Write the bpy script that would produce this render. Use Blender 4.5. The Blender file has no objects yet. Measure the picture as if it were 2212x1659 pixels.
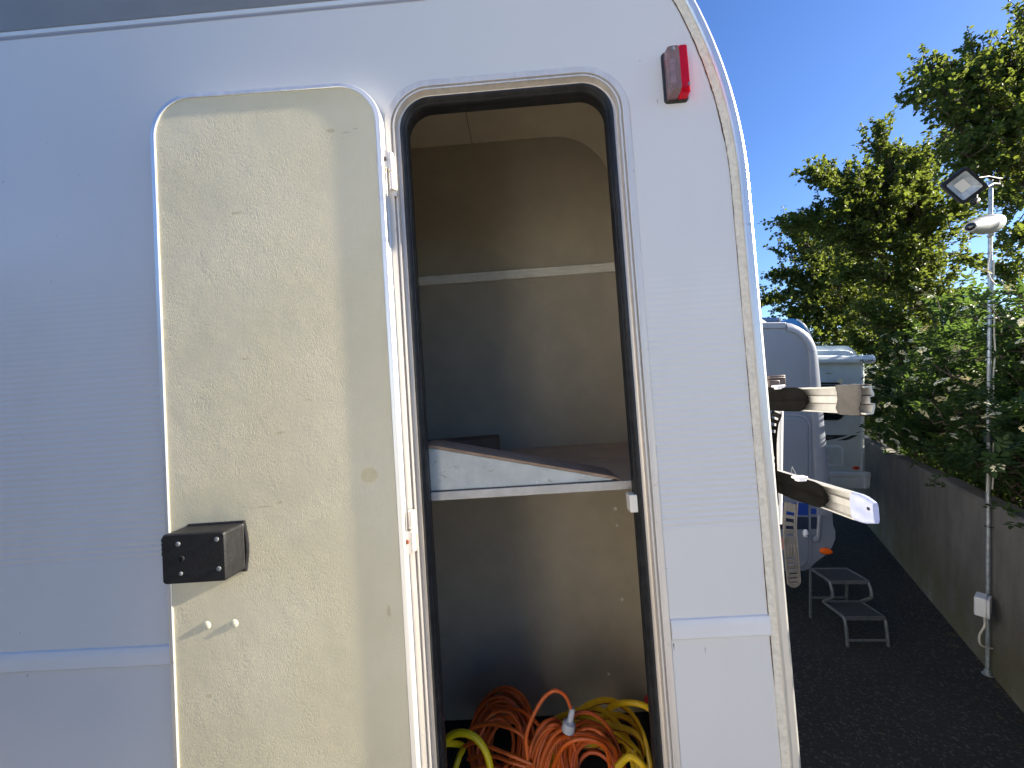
import bpy, bmesh, math, random
import numpy as np
from mathutils import Vector, Matrix

# ------------------------------------------------------------------ camera, world, sun, exposure
SC = bpy.context.scene
COL = SC.collection
CAM_H = 2.0
cam_d = bpy.data.cameras.new('camera')
cam_d.sensor_width = 36.0
cam_d.lens = 36.0 * 830.0 / 2212.0
cam_d.clip_start = 0.02
cam_d.clip_end = 2000.0
cam = bpy.data.objects.new('camera', cam_d)
cam.location = (0, 0, CAM_H)
cam.rotation_euler = (math.radians(90), 0, 0)
COL.objects.link(cam)
SC.camera = cam

SUN = Vector((0.89, -0.0172, 0.45)).normalized()       # direction towards the sun
sun_el = math.asin(SUN.z)
sun_rot = math.atan2(SUN.x, SUN.y)
W = bpy.data.worlds.new('World')
SC.world = W
W.use_nodes = True
nt = W.node_tree
nt.nodes.clear()
sky = nt.nodes.new('ShaderNodeTexSky')
sky.sky_type = 'NISHITA'
sky.sun_disc = False
sky.sun_elevation = sun_el
sky.sun_rotation = sun_rot
sky.altitude = 50
sky.air_density = 1.0
sky.dust_density = 0.4
sky.ozone_density = 4.0
bg = nt.nodes.new('ShaderNodeBackground')
bg.inputs['Strength'].default_value = 0.064
out = nt.nodes.new('ShaderNodeOutputWorld')
hsv = nt.nodes.new('ShaderNodeHueSaturation')
hsv.inputs['Saturation'].default_value = 1.16
hsv.inputs['Hue'].default_value = 0.511
hsv.inputs['Value'].default_value = 0.92
nt.links.new(sky.outputs[0], hsv.inputs['Color'])
nt.links.new(hsv.outputs[0], bg.inputs[0])
nt.links.new(bg.outputs[0], out.inputs[0])

sd = bpy.data.lights.new('sun', 'SUN')
sd.energy = 5.0
sd.angle = math.radians(0.5)
sd.color = (1.0, 0.90, 0.74)
so = bpy.data.objects.new('sun', sd)
so.rotation_euler = SUN.to_track_quat('Z', 'Y').to_euler()
so.location = (6, 0, 8)
COL.objects.link(so)

SC.view_settings.view_transform = 'Standard'
SC.view_settings.look = 'None'
SC.view_settings.exposure = 2.04
SC.view_settings.gamma = 1.0
SC.view_settings.use_curve_mapping = False
SC.cycles.max_bounces = 10
SC.cycles.diffuse_bounces = 5
SC.cycles.transparent_max_bounces = 12
SC.cycles.use_denoising = True

rng = random.Random(7)
PI = math.pi

# ------------------------------------------------------------------ the leaning frame of the near motorhome
ex = Vector((30776, -830, 2082)).normalized()
ez = Vector((-1663, 830, 26030))
ez = (ez - ex * ez.dot(ex)).normalized()
ey = ez.cross(ex)
ORG = Vector((0, 0.83, 2.0))
M = Matrix(((ex.x, ey.x, ez.x, ORG.x), (ex.y, ey.y, ez.y, ORG.y), (ex.z, ey.z, ez.z, ORG.z), (0, 0, 0, 1)))


def far(px, py, Y):
    """point of the plane y = Y sighted along a measured direction"""
    return Vector(((px - 1106) / 830 * Y, Y, CAM_H - (py - 829.5) / 830 * Y))


def loc(px, py, off):
    """same, on a plane parallel to the near motorhome's side, in that motorhome's own frame"""
    d = Vector(((px - 1106) / 830, 1, -(py - 829.5) / 830))
    c = Vector((0, 0, CAM_H))
    t = (off - (c - ORG).dot(ey)) / d.dot(ey)
    p = c + d * t - ORG
    return Vector((p.dot(ex), off, p.dot(ez)))


# ------------------------------------------------------------------ object helpers
def tag(o, label=None, cat=None, group=None, kind=None):
    if label: o['label'] = label
    if cat: o['category'] = cat
    if group: o['group'] = group
    if kind: o['kind'] = kind
    return o


def empty(name, mat=None, label=None, cat=None, group=None):
    o = bpy.data.objects.new(name, None)
    o.empty_display_size = 0.1
    COL.objects.link(o)
    if mat is not None:
        o.matrix_world = mat
    return tag(o, label, cat, group)


class MB:
    """collects shapes and links them as ONE mesh object"""
    def __init__(s):
        s.v = []
        s.f = []

    def add(s, vs, fs):
        n = len(s.v)
        s.v += [tuple(p) for p in vs]
        s.f += [tuple(i + n for i in f) for f in fs]
        return s

    def box(s, x0, x1, y0, y1, z0, z1):
        vs = [(x, y, z) for x in (x0, x1) for y in (y0, y1) for z in (z0, z1)]
        return s.add(vs, [(0, 1, 3, 2), (4, 6, 7, 5), (0, 4, 5, 1), (2, 3, 7, 6), (0, 2, 6, 4), (1, 5, 7, 3)])

    def obox(s, c, ax, ay, az, hx, hy, hz):
        vs = [Vector(c) + ax * (i * hx) + ay * (j * hy) + az * (k * hz) for i in (-1, 1) for j in (-1, 1) for k in (-1, 1)]
        return s.add(vs, [(0, 1, 3, 2), (4, 6, 7, 5), (0, 4, 5, 1), (2, 3, 7, 6), (0, 2, 6, 4), (1, 5, 7, 3)])

    def tube(s, pts, r, n=8, caps=True, closed=False):
        pts = [Vector(p) for p in pts]
        m = len(pts)
        rs = r if isinstance(r, (list, tuple)) else [r] * m
        t0 = (pts[1] - pts[0]).normalized()
        up = Vector((0, 0, 1)) if abs(t0.z) < 0.9 else Vector((1, 0, 0))
        u = t0.cross(up).normalized()
        vs = []
        for i, p in enumerate(pts):
            a = pts[i - 1] if (i or closed) else pts[i]
            b = pts[(i + 1) % m] if (i < m - 1 or closed) else pts[i]
            t = (b - a).normalized()
            u = (u - t * u.dot(t))
            u = u.normalized() if u.length > 1e-6 else t.orthogonal().normalized()
            w = t.cross(u)
            for k in range(n):
                an = 2 * PI * k / n
                vs.append(p + (u * math.cos(an) + w * math.sin(an)) * rs[i])
        fs = []
        for i in range(m if closed else m - 1):
            j = (i + 1) % m
            for k in range(n):
                l = (k + 1) % n
                fs.append((i * n + k, i * n + l, j * n + l, j * n + k))
        if caps and not closed:
            fs.append(tuple(range(n - 1, -1, -1)))
            fs.append(tuple((m - 1) * n + k for k in range(n)))
        return s.add(vs, fs)

    def loft(s, loops, cap0=True, cap1=True):
        n = len(loops[0])
        vs = [p for l in loops for p in l]
        fs = []
        for i in range(len(loops) - 1):
            for k in range(n):
                l = (k + 1) % n
                fs.append((i * n + k, i * n + l, (i + 1) * n + l, (i + 1) * n + k))
        if cap0: fs.append(tuple(range(n - 1, -1, -1)))
        if cap1: fs.append(tuple((len(loops) - 1) * n + k for k in range(n)))
        return s.add(vs, fs)

    def prism(s, poly, y0, y1):
        """polygon of (x, z) extruded along y"""
        return s.loft([[(x, y0, z) for x, z in poly], [(x, y1, z) for x, z in poly]])

    def lathe(s, c, axis, prof, n=16):
        axis = Vector(axis).normalized()
        u = axis.orthogonal().normalized()
        w = axis.cross(u)
        loops = []
        for h, r in prof:
            loops.append([Vector(c) + axis * h + (u * math.cos(2 * PI * k / n) + w * math.sin(2 * PI * k / n)) * max(r, 1e-4) for k in range(n)])
        return s.loft(loops)

    def build(s, name, mat, parent=None, bevel=0, smooth=0.6, fix=True):
        me = bpy.data.meshes.new(name)
        me.from_pydata(s.v, [], s.f)
        if fix:
            bm = bmesh.new()
            bm.from_mesh(me)
            bmesh.ops.recalc_face_normals(bm, faces=bm.faces)
            bm.to_mesh(me)
            bm.free()
        me.materials.append(mat)
        if smooth:
            me.polygons.foreach_set('use_smooth', [True] * len(me.polygons))
            me.set_sharp_from_angle(angle=smooth)
        o = bpy.data.objects.new(name, me)
        COL.objects.link(o)
        if parent: o.parent = parent
        if bevel:
            b = o.modifiers.new('edge', 'BEVEL')
            b.width = bevel
            b.segments = 2
            b.limit_method = 'ANGLE'
            b.angle_limit = 0.6
        return o


def rrpath(x0, x1, z0, z1, r, seg=8):
    """rounded rectangle: list of (x, z, nx, nz)"""
    P = []
    for cx, cz, a0 in ((x1 - r, z1 - r, 0), (x0 + r, z1 - r, 90), (x0 + r, z0 + r, 180), (x1 - r, z0 + r, 270)):
        for k in range(seg + 1):
            a = math.radians(a0 + 90 * k / seg)
            P.append((cx + r * math.cos(a), cz + r * math.sin(a), math.cos(a), math.sin(a)))
    return P


def rr(x0, x1, z0, z1, r, y, seg=6):
    return [(p[0], y, p[1]) for p in rrpath(x0, x1, z0, z1, r, seg)]


def sweep(mb, path, prof, closed=True):
    """profile of (inset, y) carried along a path of (x, z, nx, nz)"""
    n, m = len(path), len(prof)
    vs = [(x - nx * u, y, z - nz * u) for x, z, nx, nz in path for u, y in prof]
    fs = []
    for i in range(n if closed else n - 1):
        j = (i + 1) % n
        for k in range(m - 1):
            fs.append((i * m + k, i * m + k + 1, j * m + k + 1, j * m + k))
    return mb.add(vs, fs)


def spline(pts, per=8, closed=False):
    pts = [Vector(p) for p in pts]
    n = len(pts)
    out = []
    for i in range(n if closed else n - 1):
        p0 = pts[i - 1] if (i or closed) else pts[0] * 2 - pts[1]
        p1 = pts[i]
        p2 = pts[(i + 1) % n]
        p3 = pts[(i + 2) % n] if (i + 2 < n or closed) else pts[n - 1] * 2 - pts[n - 2]
        for k in range(per):
            t = k / per
            out.append(0.5 * ((2 * p1) + (p2 - p0) * t + (2 * p0 - 5 * p1 + 4 * p2 - p3) * t * t + (3 * p1 - p0 - 3 * p2 + p3) * t ** 3))
    if not closed: out.append(pts[-1])
    return out


# ------------------------------------------------------------------ materials
class NT:
    def __init__(s, name):
        s.m = bpy.data.materials.new(name)
        s.m.use_nodes = True
        s.t = s.m.node_tree
        s.b = s.t.nodes['Principled BSDF']
        s.co = s.n('TexCoord').outputs['Object']

    def n(s, kind, **kw):
        k = s.t.nodes.new('ShaderNode' + kind)
        for a, v in kw.items(): setattr(k, a, v)
        return k

    def put(s, sock, v):
        if hasattr(v, 'node'): s.t.links.new(v, sock)
        else: sock.default_value = v

    def math(s, op, a, b=0.0, c=None, clamp=False):
        k = s.n('Math', operation=op, use_clamp=clamp)
        s.put(k.inputs[0], a)
        s.put(k.inputs[1], b)
        if c is not None: s.put(k.inputs[2], c)
        return k.outputs[0]

    def noise(s, scale, detail=3, rough=0.5, vec=None, dist=0.0):
        k = s.n('TexNoise')
        k.inputs['Scale'].default_value = scale
        k.inputs['Detail'].default_value = detail
        k.inputs['Roughness'].default_value = rough
        k.inputs['Distortion'].default_value = dist
        s.t.links.new(vec or s.co, k.inputs['Vector'])
        return k.outputs['Fac']

    def stretch(s, sx, sy, sz):
        k = s.n('Mapping')
        k.inputs['Scale'].default_value = (sx, sy, sz)
        s.t.links.new(s.co, k.inputs['Vector'])
        return k.outputs[0]

    def ramp(s, fac, lo, hi):
        k = s.n('MapRange')
        k.interpolation_type = 'SMOOTHSTEP'
        s.put(k.inputs[0], fac)
        k.inputs[1].default_value = lo
        k.inputs[2].default_value = hi
        return k.outputs[0]

    def mix(s, fac, a, b):
        k = s.n('Mix', data_type='RGBA')
        s.put(k.inputs[0], fac)
        s.put(k.inputs[6], a if hasattr(a, 'node') else (*a, 1))
        s.put(k.inputs[7], b if hasattr(b, 'node') else (*b, 1))
        return k.outputs[2]

    def xyz(s):
        k = s.n('SeparateXYZ')
        s.t.links.new(s.co, k.inputs[0])
        return k.outputs

    def bump(s, h, dist, strength=1.0):
        k = s.n('Bump')
        k.inputs['Strength'].default_value = strength
        k.inputs['Distance'].default_value = dist
        s.put(k.inputs['Height'], h)
        s.t.links.new(k.outputs[0], s.b.inputs['Normal'])

    def blob(s, x, z, rx, rz, warp=None, soft=0.5):
        o = s.xyz() if not hasattr(s, '_o') else s._o
        s._o = o
        a = s.math('MULTIPLY', s.math('SUBTRACT', o[0], x), 1 / rx)
        b = s.math('MULTIPLY', s.math('SUBTRACT', o[2], z), 1 / rz)
        d = s.math('SQRT', s.math('ADD', s.math('MULTIPLY', a, a), s.math('MULTIPLY', b, b)))
        if warp is not None: d = s.math('ADD', d, warp)
        return s.ramp(d, 1.0, 1.0 - soft)

    def set(s, **kw):
        for k, v in kw.items():
            s.put(s.b.inputs[k.replace('_', ' ')], (*v, 1) if isinstance(v, tuple) and len(v) == 3 else v)
        return s.m


def mat(name, col, rough=0.5, metal=0.0, var=0.0, vscale=20, bump=0.0, bscale=200, spec=0.5, rvar=0.0, **kw):
    t = NT(name)
    c = col
    if var:
        d = tuple(max(0, x * (1 - var)) for x in col)
        h = tuple(min(1, x * (1 + var)) for x in col)
        c = t.mix(t.ramp(t.noise(vscale, 5, 0.6), 0.3, 0.7), d, h)
    t.set(Base_Color=c, Roughness=rough, Metallic=metal)
    t.b.inputs['Specular IOR Level'].default_value = spec
    if rvar:
        t.put(t.b.inputs['Roughness'], t.math('ADD', t.math('MULTIPLY', t.noise(vscale * 1.7, 4), rvar), rough - rvar / 2))
    if bump: t.bump(t.noise(bscale, 4, 0.6), bump)
    for k, v in kw.items(): t.put(t.b.inputs[k.replace('_', ' ')], v)
    return t.m


def wall_paint():
    t = NT('white_ribbed_aluminium_paint')
    o = t.xyz()
    z = o[2]
    env = t.math('MULTIPLY', t.ramp(z, -0.330, -0.325), t.math('ADD', t.math('MULTIPLY', t.ramp(z, 0.36, -0.20), 0.85), 0.0))
    edge = t.math('ADD', t.math('MULTIPLY', t.noise(3.0, 2), 0.5), 0.75)
    h = t.math('MULTIPLY', t.math('SINE', t.math('MULTIPLY', z, 2 * PI / 0.0128)), t.math('MULTIPLY', env, edge))
    wav = t.noise(1.6, 2, 0.4)
    h2 = t.math('ADD', t.math('MULTIPLY', h, 0.00085), t.math('MULTIPLY', wav, 0.006))
    h3 = t.math('ADD', h2, t.math('MULTIPLY', t.noise(900, 2), 0.00002))
    t.bump(h3, 1.0)
    grime = t.ramp(t.noise(2.2, 6, 0.65, t.stretch(1, 1, 0.35)), 0.50, 0.85)
    c = t.mix(t.math('MULTIPLY', grime, 0.5), (0.635, 0.63, 0.62), (0.545, 0.535, 0.51))
    speck = t.ramp(t.noise(75, 1, 0.5), 0.775, 0.80)
    c = t.mix(t.math('MULTIPLY', speck, 0.35), c, (0.22, 0.16, 0.12))
    return t.set(Base_Color=c, Roughness=t.math('ADD', t.math('MULTIPLY', t.noise(6, 4), 0.12), 0.16))


def door_skin():
    t = NT('cream_embossed_door_liner')
    o = t.xyz()
    n1 = t.n('TexNoise')
    n1.inputs['Scale'].default_value = 26
    n1.inputs['Detail'].default_value = 2
    t.t.links.new(t.co, n1.inputs['Vector'])
    vm = t.n('VectorMath', operation='MULTIPLY_ADD')
    t.t.links.new(n1.outputs['Color'], vm.inputs[0])
    vm.inputs[1].default_value = (0.035, 0.035, 0.035)
    t.t.links.new(t.co, vm.inputs[2])
    mp = t.n('Mapping')
    mp.inputs['Rotation'].default_value = (0, 0.5, 0)
    mp.inputs['Scale'].default_value = (1.7, 1, 0.75)
    t.t.links.new(vm.outputs[0], mp.inputs[0])
    vo = t.n('TexVoronoi', feature='DISTANCE_TO_EDGE')
    vo.inputs['Scale'].default_value = 150
    t.t.links.new(mp.outputs[0], vo.inputs['Vector'])
    crease = t.ramp(vo.outputs['Distance'], 0.0, 0.12)
    fine = t.noise(260, 3, 0.6, mp.outputs[0])
    patch = t.ramp(t.noise(7, 3), 0.30, 0.62)
    h = t.math('MULTIPLY', t.math('ADD', t.math('MULTIPLY', crease, 0.6), fine),
               t.math('ADD', t.math('MULTIPLY', patch, 0.8), 0.35))
    t.bump(t.math('ADD', h, t.math('MULTIPLY', t.noise(9, 2), 1.0)), 0.00025)
    w = t.math('MULTIPLY', t.math('SUBTRACT', t.noise(60, 3), 0.5), 1.6)
    c = t.mix(t.ramp(t.noise(3.2, 5, 0.6), 0.3, 0.7), (0.69, 0.605, 0.395), (0.76, 0.67, 0.46))
    c = t.mix(t.math('MULTIPLY', t.blob(-0.310, -0.171, 0.020, 0.018, t.math('MULTIPLY', w, 0.25), 0.25), 0.55), c, (0.60, 0.47, 0.22))
    for x, z, rx, rz in ((-0.352, 0.569, .012, .006), (-0.318, 0.563, .016, .002), (-0.563, 0.404, .013, .004), (-0.30, 0.57, .008, .003),
                         (-0.535, -0.222, .028, .0025), (-0.50, -0.215, .010, .004), (-0.49, -0.07, .014, .003), (-0.665, -0.60, .008, .007),
                         (-0.285, -0.452, .005, .016), (-0.56, 0.09, .012, .002), (-0.43, -0.005, .01, .0025)):
        c = t.mix(t.math('MULTIPLY', t.blob(x, z, rx, rz, w, 0.7), 0.5), c, (0.42, 0.31, 0.15))
    edge = t.ramp(o[2], 0.60, 0.665)
    c = t.mix(t.math('MULTIPLY', t.math('MULTIPLY', edge, t.noise(14, 4)), 0.35), c, (0.55, 0.45, 0.22))
    return t.set(Base_Color=c, Roughness=0.5)


def alu(name, col=(0.80, 0.80, 0.80), rough=0.28, metal=1.0):
    t = NT(name)
    n = t.noise(60, 4, 0.6, t.stretch(1, 1, 0.06))
    c = t.mix(t.ramp(n, 0.3, 0.75), tuple(x * 0.86 for x in col), col)
    dirt = t.ramp(t.noise(28, 5, 0.7), 0.62, 0.74)
    c = t.mix(t.math('MULTIPLY', dirt, 0.45), c, (0.32, 0.28, 0.22))
    return t.set(Base_Color=c, Metallic=metal, Roughness=t.math('ADD', t.math('MULTIPLY', n, 0.18), rough - 0.09))


def sealant_mat():
    t = NT('dirty_beige_sealant')
    c = t.mix(t.ramp(t.noise(90, 6, 0.7), 0.32, 0.62), (0.60, 0.55, 0.46), (0.74, 0.69, 0.58))
    c = t.mix(t.math('MULTIPLY', t.ramp(t.noise(34, 5, 0.7), 0.64, 0.74), 0.6), c, (0.24, 0.17, 0.13))
    t.bump(t.noise(120, 4), 0.002)
    return t.set(Base_Color=c, Roughness=0.8)


def board(name, lo, hi, sc=8, rough=0.6):
    t = NT(name)
    c = t.mix(t.ramp(t.noise(sc, 6, 0.65), 0.3, 0.7), lo, hi)
    sp = t.ramp(t.noise(130, 2), 0.72, 0.78)
    c = t.mix(t.math('MULTIPLY', sp, 0.3), c, tuple(x * 0.4 for x in lo))
    t.bump(t.noise(500, 3), 0.0004)
    return t.set(Base_Color=c, Roughness=rough)


def asphalt():
    t = NT('dark_gritty_asphalt')
    v = t.n('TexVoronoi')
    v.inputs['Scale'].default_value = 95
    t.t.links.new(t.co, v.inputs['Vector'])
    stone = t.n('SeparateColor')
    t.t.links.new(v.outputs['Color'], stone.inputs[0])
    pale = t.ramp(stone.outputs[0], 0.80, 1.0)
    c = t.mix(t.ramp(t.noise(1.4, 5), 0.3, 0.7), (0.009, 0.009, 0.010), (0.016, 0.0155, 0.015))
    c = t.mix(t.math('MULTIPLY', pale, 0.5), c, (0.11, 0.105, 0.095))
    h = t.math('ADD', t.math('MULTIPLY', v.outputs['Distance'], -1.0), t.noise(160, 3))
    t.bump(h, 0.006)
    return t.set(Base_Color=c, Roughness=0.85)


def concrete():
    t = NT('weathered_concrete')
    streak = t.math('ADD', t.math('MULTIPLY', t.noise(5, 6, 0.7, t.stretch(1, 1, 0.28)), 0.55), t.math('MULTIPLY', t.noise(2.2, 6, 0.7), 0.45))
    c = t.mix(t.ramp(streak, 0.32, 0.68), (0.115, 0.108, 0.096), (0.20, 0.19, 0.170))
    o = t.xyz()
    moss = t.math('MULTIPLY', t.ramp(o[2], 0.75, 0.05), t.ramp(t.noise(4, 5), 0.30, 0.62))
    c = t.mix(t.math('MULTIPLY', moss, 0.7), c, (0.105, 0.095, 0.035))
    sp = t.ramp(t.noise(45, 5, 0.7), 0.62, 0.72)
    c = t.mix(t.math('MULTIPLY', sp, 0.55), c, (0.07, 0.06, 0.05))
    t.bump(t.noise(55, 6, 0.7), 0.008)
    return t.set(Base_Color=c, Roughness=0.9)


def leaf_mat(name, dark, light, trans):
    t = NT(name)
    geo = t.n('NewGeometry')
    c = t.mix(geo.outputs['Random Per Island'], dark, light)
    t.set(Base_Color=c, Roughness=0.55)
    t.b.inputs['Specular IOR Level'].default_value = 0.22
    tr = t.n('BsdfTranslucent')
    c2 = t.mix(geo.outputs['Random Per Island'], trans, tuple(x * 1.35 for x in trans))
    t.t.links.new(c2, tr.inputs[0])
    mx = t.n('MixShader')
    mx.inputs[0].default_value = 0.42
    t.t.links.new(t.b.outputs[0], mx.inputs[1])
    t.t.links.new(tr.outputs[0], mx.inputs[2])
    t.t.links.new(mx.outputs[0], t.t.nodes['Material Output'].inputs[0])
    return t.m


def carpet(name, lo, hi):
    t = NT(name)
    c = t.mix(t.ramp(t.noise(35, 6, 0.7, t.stretch(0.5, 2, 1)), 0.3, 0.7), lo, hi)
    t.bump(t.noise(600, 3), 0.003)
    return t.set(Base_Color=c, Roughness=0.95)


def chipboard_grey():
    t = NT('scuffed_grey_paint')
    c = t.mix(t.ramp(t.noise(14, 6, 0.65), 0.3, 0.7), (0.37, 0.385, 0.36), (0.49, 0.505, 0.475))
    sc = t.ramp(t.noise(45, 4, 0.6, t.stretch(0.5, 1, 1.7), 1.2), 0.62, 0.70)
    c = t.mix(t.math('MULTIPLY', sc, 0.6), c, (0.24, 0.20, 0.17))
    wh = t.ramp(t.noise(40, 2), 0.75, 0.79)
    c = t.mix(wh, c, (0.72, 0.74, 0.75))
    return t.set(Base_Color=c, Roughness=0.55)


def clear_plastic(name, col, tr=0.75, rough=0.08):
    t = NT(name)
    t.set(Base_Color=col, Roughness=rough)
    t.b.inputs['Transmission Weight'].default_value = tr
    t.b.inputs['IOR'].default_value = 1.3
    return t.m


X = {
    'paint': wall_paint(),
    'door': door_skin(),
    'alu': alu('brushed_aluminium', (0.80, 0.80, 0.79), 0.36, 0.7),
    'alu_white': alu('oxidised_pale_aluminium', (0.80, 0.74, 0.67), 0.42, 0.35),
    'rail': alu('rack_rail_aluminium', (0.50, 0.485, 0.46), 0.40, 0.35),
    'seal': mat('black_rubber', (0.018, 0.018, 0.019), 0.48, var=0.4, vscale=40, bump=0.0005, bscale=90, rvar=0.2),
    'sealant': sealant_mat(),
    'grime': mat('brown_black_grime', (0.07, 0.04, 0.03), 0.9, var=0.5, vscale=200),
    'band': mat('grey_decal_band', (0.225, 0.222, 0.21), 0.35, var=0.05, vscale=9),
    'pin': mat('pale_decal_line', (0.62, 0.66, 0.68), 0.35),
    'pin2': mat('grey_decal_line', (0.30, 0.30, 0.33), 0.35),
    'belt': mat('white_plastic_trim', (0.68, 0.675, 0.67), 0.42, var=0.04, vscale=8, rvar=0.1),
    'black': mat('black_lock_plastic', (0.0085, 0.0085, 0.0095), 0.48, spec=0.3, var=0.25, vscale=60, bump=0.0006, bscale=380, rvar=0.2),
    'steel': mat('zinc_screw', (0.24, 0.26, 0.275), 0.45, 0.7, var=0.3, vscale=200),
    'rust': mat('rusty_rivet', (0.28, 0.085, 0.03), 0.8, var=0.4, vscale=300),
    'ivory': mat('ivory_plastic_cap', (0.75, 0.70, 0.50), 0.4),
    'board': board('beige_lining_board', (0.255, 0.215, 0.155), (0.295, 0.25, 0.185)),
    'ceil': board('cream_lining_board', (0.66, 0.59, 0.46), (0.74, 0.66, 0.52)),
    'batten': board('off_white_batten', (0.62, 0.60, 0.54), (0.72, 0.70, 0.64), 30),
    'edging': board('dull_shelf_edging', (0.42, 0.39, 0.34), (0.52, 0.48, 0.42), 30),
    'shelf': board('shelf_board', (0.46, 0.34, 0.24), (0.56, 0.43, 0.31)),
    'floor': mat('black_locker_mat', (0.015, 0.015, 0.016), 0.8, bump=0.002, bscale=150),
    'cap_white': mat('white_screw_cap', (0.75, 0.74, 0.70), 0.4),
    'catch': mat('pale_catch_plastic', (0.78, 0.72, 0.62), 0.35),
    'red_lens': clear_plastic('red_lamp_plastic', (0.80, 0.012, 0.05), 0.62),
    'clear_lens': clear_plastic('clear_lamp_plastic', (0.52, 0.38, 0.38), 0.70, 0.12),
    'reflector': mat('lamp_reflector', (0.55, 0.50, 0.50), 0.3, 0.6, var=0.3, vscale=60),
    'wedge': chipboard_grey(),
    'carpet': carpet('brown_carpet', (0.27, 0.175, 0.115), (0.42, 0.29, 0.195)),
    'carpet_dk': carpet('dark_brown_carpet', (0.15, 0.095, 0.06), (0.21, 0.14, 0.09)),
    'orange': mat('orange_cable_sheath', (0.55, 0.095, 0.008), 0.45, var=0.2, vscale=12, rvar=0.2),
    'yellow': mat('yellow_hose', (0.82, 0.53, 0.012), 0.38, var=0.15, vscale=14),
    'stripe_red': mat('brick_red_hose_stripe', (0.34, 0.07, 0.02), 0.45),
    'lime': mat('lime_yellow_hose', (0.74, 0.53, 0.006), 0.38, var=0.12, vscale=18),
    'plug': mat('pale_grey_plug', (0.50, 0.51, 0.53), 0.5, var=0.12, vscale=60),
    'red': mat('red_plastic', (0.45, 0.012, 0.02), 0.4),
    'liner': mat('dark_grey_rack_plastic', (0.006, 0.0058, 0.0055), 0.7, var=0.2, vscale=30, rvar=0.1, spec=0.03),
    'liner2': mat('grey_strap_plastic', (0.085, 0.079, 0.074), 0.55, spec=0.25, var=0.15, vscale=40),
    'tape': mat('silver_grey_duct_tape', (0.072, 0.067, 0.063), 0.5, spec=0.2, var=0.15, vscale=24, bump=0.0015, bscale=70),
    'endcap': mat('bluish_clear_plastic', (0.50, 0.55, 0.78), 0.14, var=0.12, vscale=20, Transmission_Weight=0.25),
    'white_pl': mat('white_clip_plastic', (0.80, 0.80, 0.84), 0.35),
    'dark_hole': mat('dark_hole', (0.01, 0.01, 0.01), 0.9),
    'bronze': mat('dark_brown_clamp', (0.075, 0.055, 0.05), 0.4, var=0.3, vscale=40),
    'v0': mat('white_motorhome_paint', (0.80, 0.79, 0.76), 0.35, var=0.03, vscale=4),
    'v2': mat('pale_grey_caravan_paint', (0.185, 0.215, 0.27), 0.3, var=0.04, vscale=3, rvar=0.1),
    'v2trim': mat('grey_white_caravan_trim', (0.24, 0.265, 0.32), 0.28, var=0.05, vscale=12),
    'v3': mat('off_white_camper_panel', (0.46, 0.52, 0.53), 0.35, var=0.07, vscale=5),
    'v3b': mat('off_white_camper_trim', (0.62, 0.68, 0.71), 0.22, var=0.05, vscale=6, rvar=0.1),
    'blue': mat('blue_stripe_paint', (0.012, 0.05, 0.30), 0.3),
    'navy': mat('dark_navy_panel', (0.025, 0.035, 0.07), 0.25),
    'glass': mat('dark_tinted_window', (0.008, 0.009, 0.012), 0.06, spec=0.8),
    'frame_dk': mat('black_window_frame', (0.012, 0.012, 0.013), 0.4),
    'amber': mat('amber_lamp_lens', (0.85, 0.13, 0.012), 0.18, var=0.2, vscale=150),
    'redamber': mat('red_orange_reflector', (0.60, 0.06, 0.02), 0.2),
    'decal_blk': mat('black_decal', (0.012, 0.012, 0.014), 0.35),
    'decal_pink': mat('pinkish_sticker', (0.62, 0.30, 0.27), 0.45),
    'text_grey': mat('grey_lettering', (0.25, 0.25, 0.26), 0.5),
    'text_dk': mat('dark_lettering', (0.04, 0.04, 0.045), 0.5),
    'rub_blue': mat('glossy_blue_shell', (0.008, 0.17, 0.45), 0.22, var=0.2, vscale=20),
    'tube_blue': mat('slate_blue_tube', (0.10, 0.17, 0.30), 0.4, var=0.15, vscale=20),
    'dome': mat('smoky_dome', (0.27, 0.265, 0.26), 0.25),
    'beige': mat('beige_rim', (0.60, 0.54, 0.44), 0.4),
    'galv': mat('galvanised_steel', (0.36, 0.40, 0.43), 0.45, 0.6, var=0.25, vscale=30, rvar=0.2),
    'mesh_tread': mat('dark_mesh_tread', (0.05, 0.06, 0.065), 0.6, var=0.3, vscale=400),
    'galv2': mat('dull_step_tube', (0.13, 0.145, 0.155), 0.45, 0.3, var=0.2, vscale=40),
    'lampblk': mat('black_floodlight_casing', (0.012, 0.012, 0.015), 0.5, spec=0.25, bump=0.0008, bscale=140),
    'lampglass': mat('grey_floodlight_glass', (0.34, 0.37, 0.40), 0.12, var=0.2, vscale=25),
    'led': mat('pale_led_plate', (0.62, 0.60, 0.55), 0.4),
    'cone': mat('white_housing_plastic', (0.30, 0.31, 0.31), 0.4, var=0.12, vscale=30),
    'tie': mat('dark_cable_tie', (0.015, 0.03, 0.03), 0.5),
    'box': mat('pale_grey_box', (0.62, 0.64, 0.66), 0.45, var=0.06, vscale=20),
    'cable_w': mat('cream_cable', (0.50, 0.48, 0.42), 0.5),
    'asphalt': asphalt(),
    'concrete': concrete(),
    'bark': mat('grey_brown_bark', (0.10, 0.075, 0.055), 0.9, var=0.4, vscale=40, bump=0.01, bscale=60),
    'leafA': leaf_mat('hawthorn_leaf', (0.035, 0.065, 0.014), (0.075, 0.105, 0.026), (0.15, 0.19, 0.026)),
    'leafB': leaf_mat('elder_leaf', (0.022, 0.048, 0.016), (0.048, 0.082, 0.024), (0.09, 0.15, 0.025)),
    'flower': mat('cream_blossom', (0.78, 0.72, 0.44), 0.7, bump=0.002, bscale=300),
}

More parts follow.
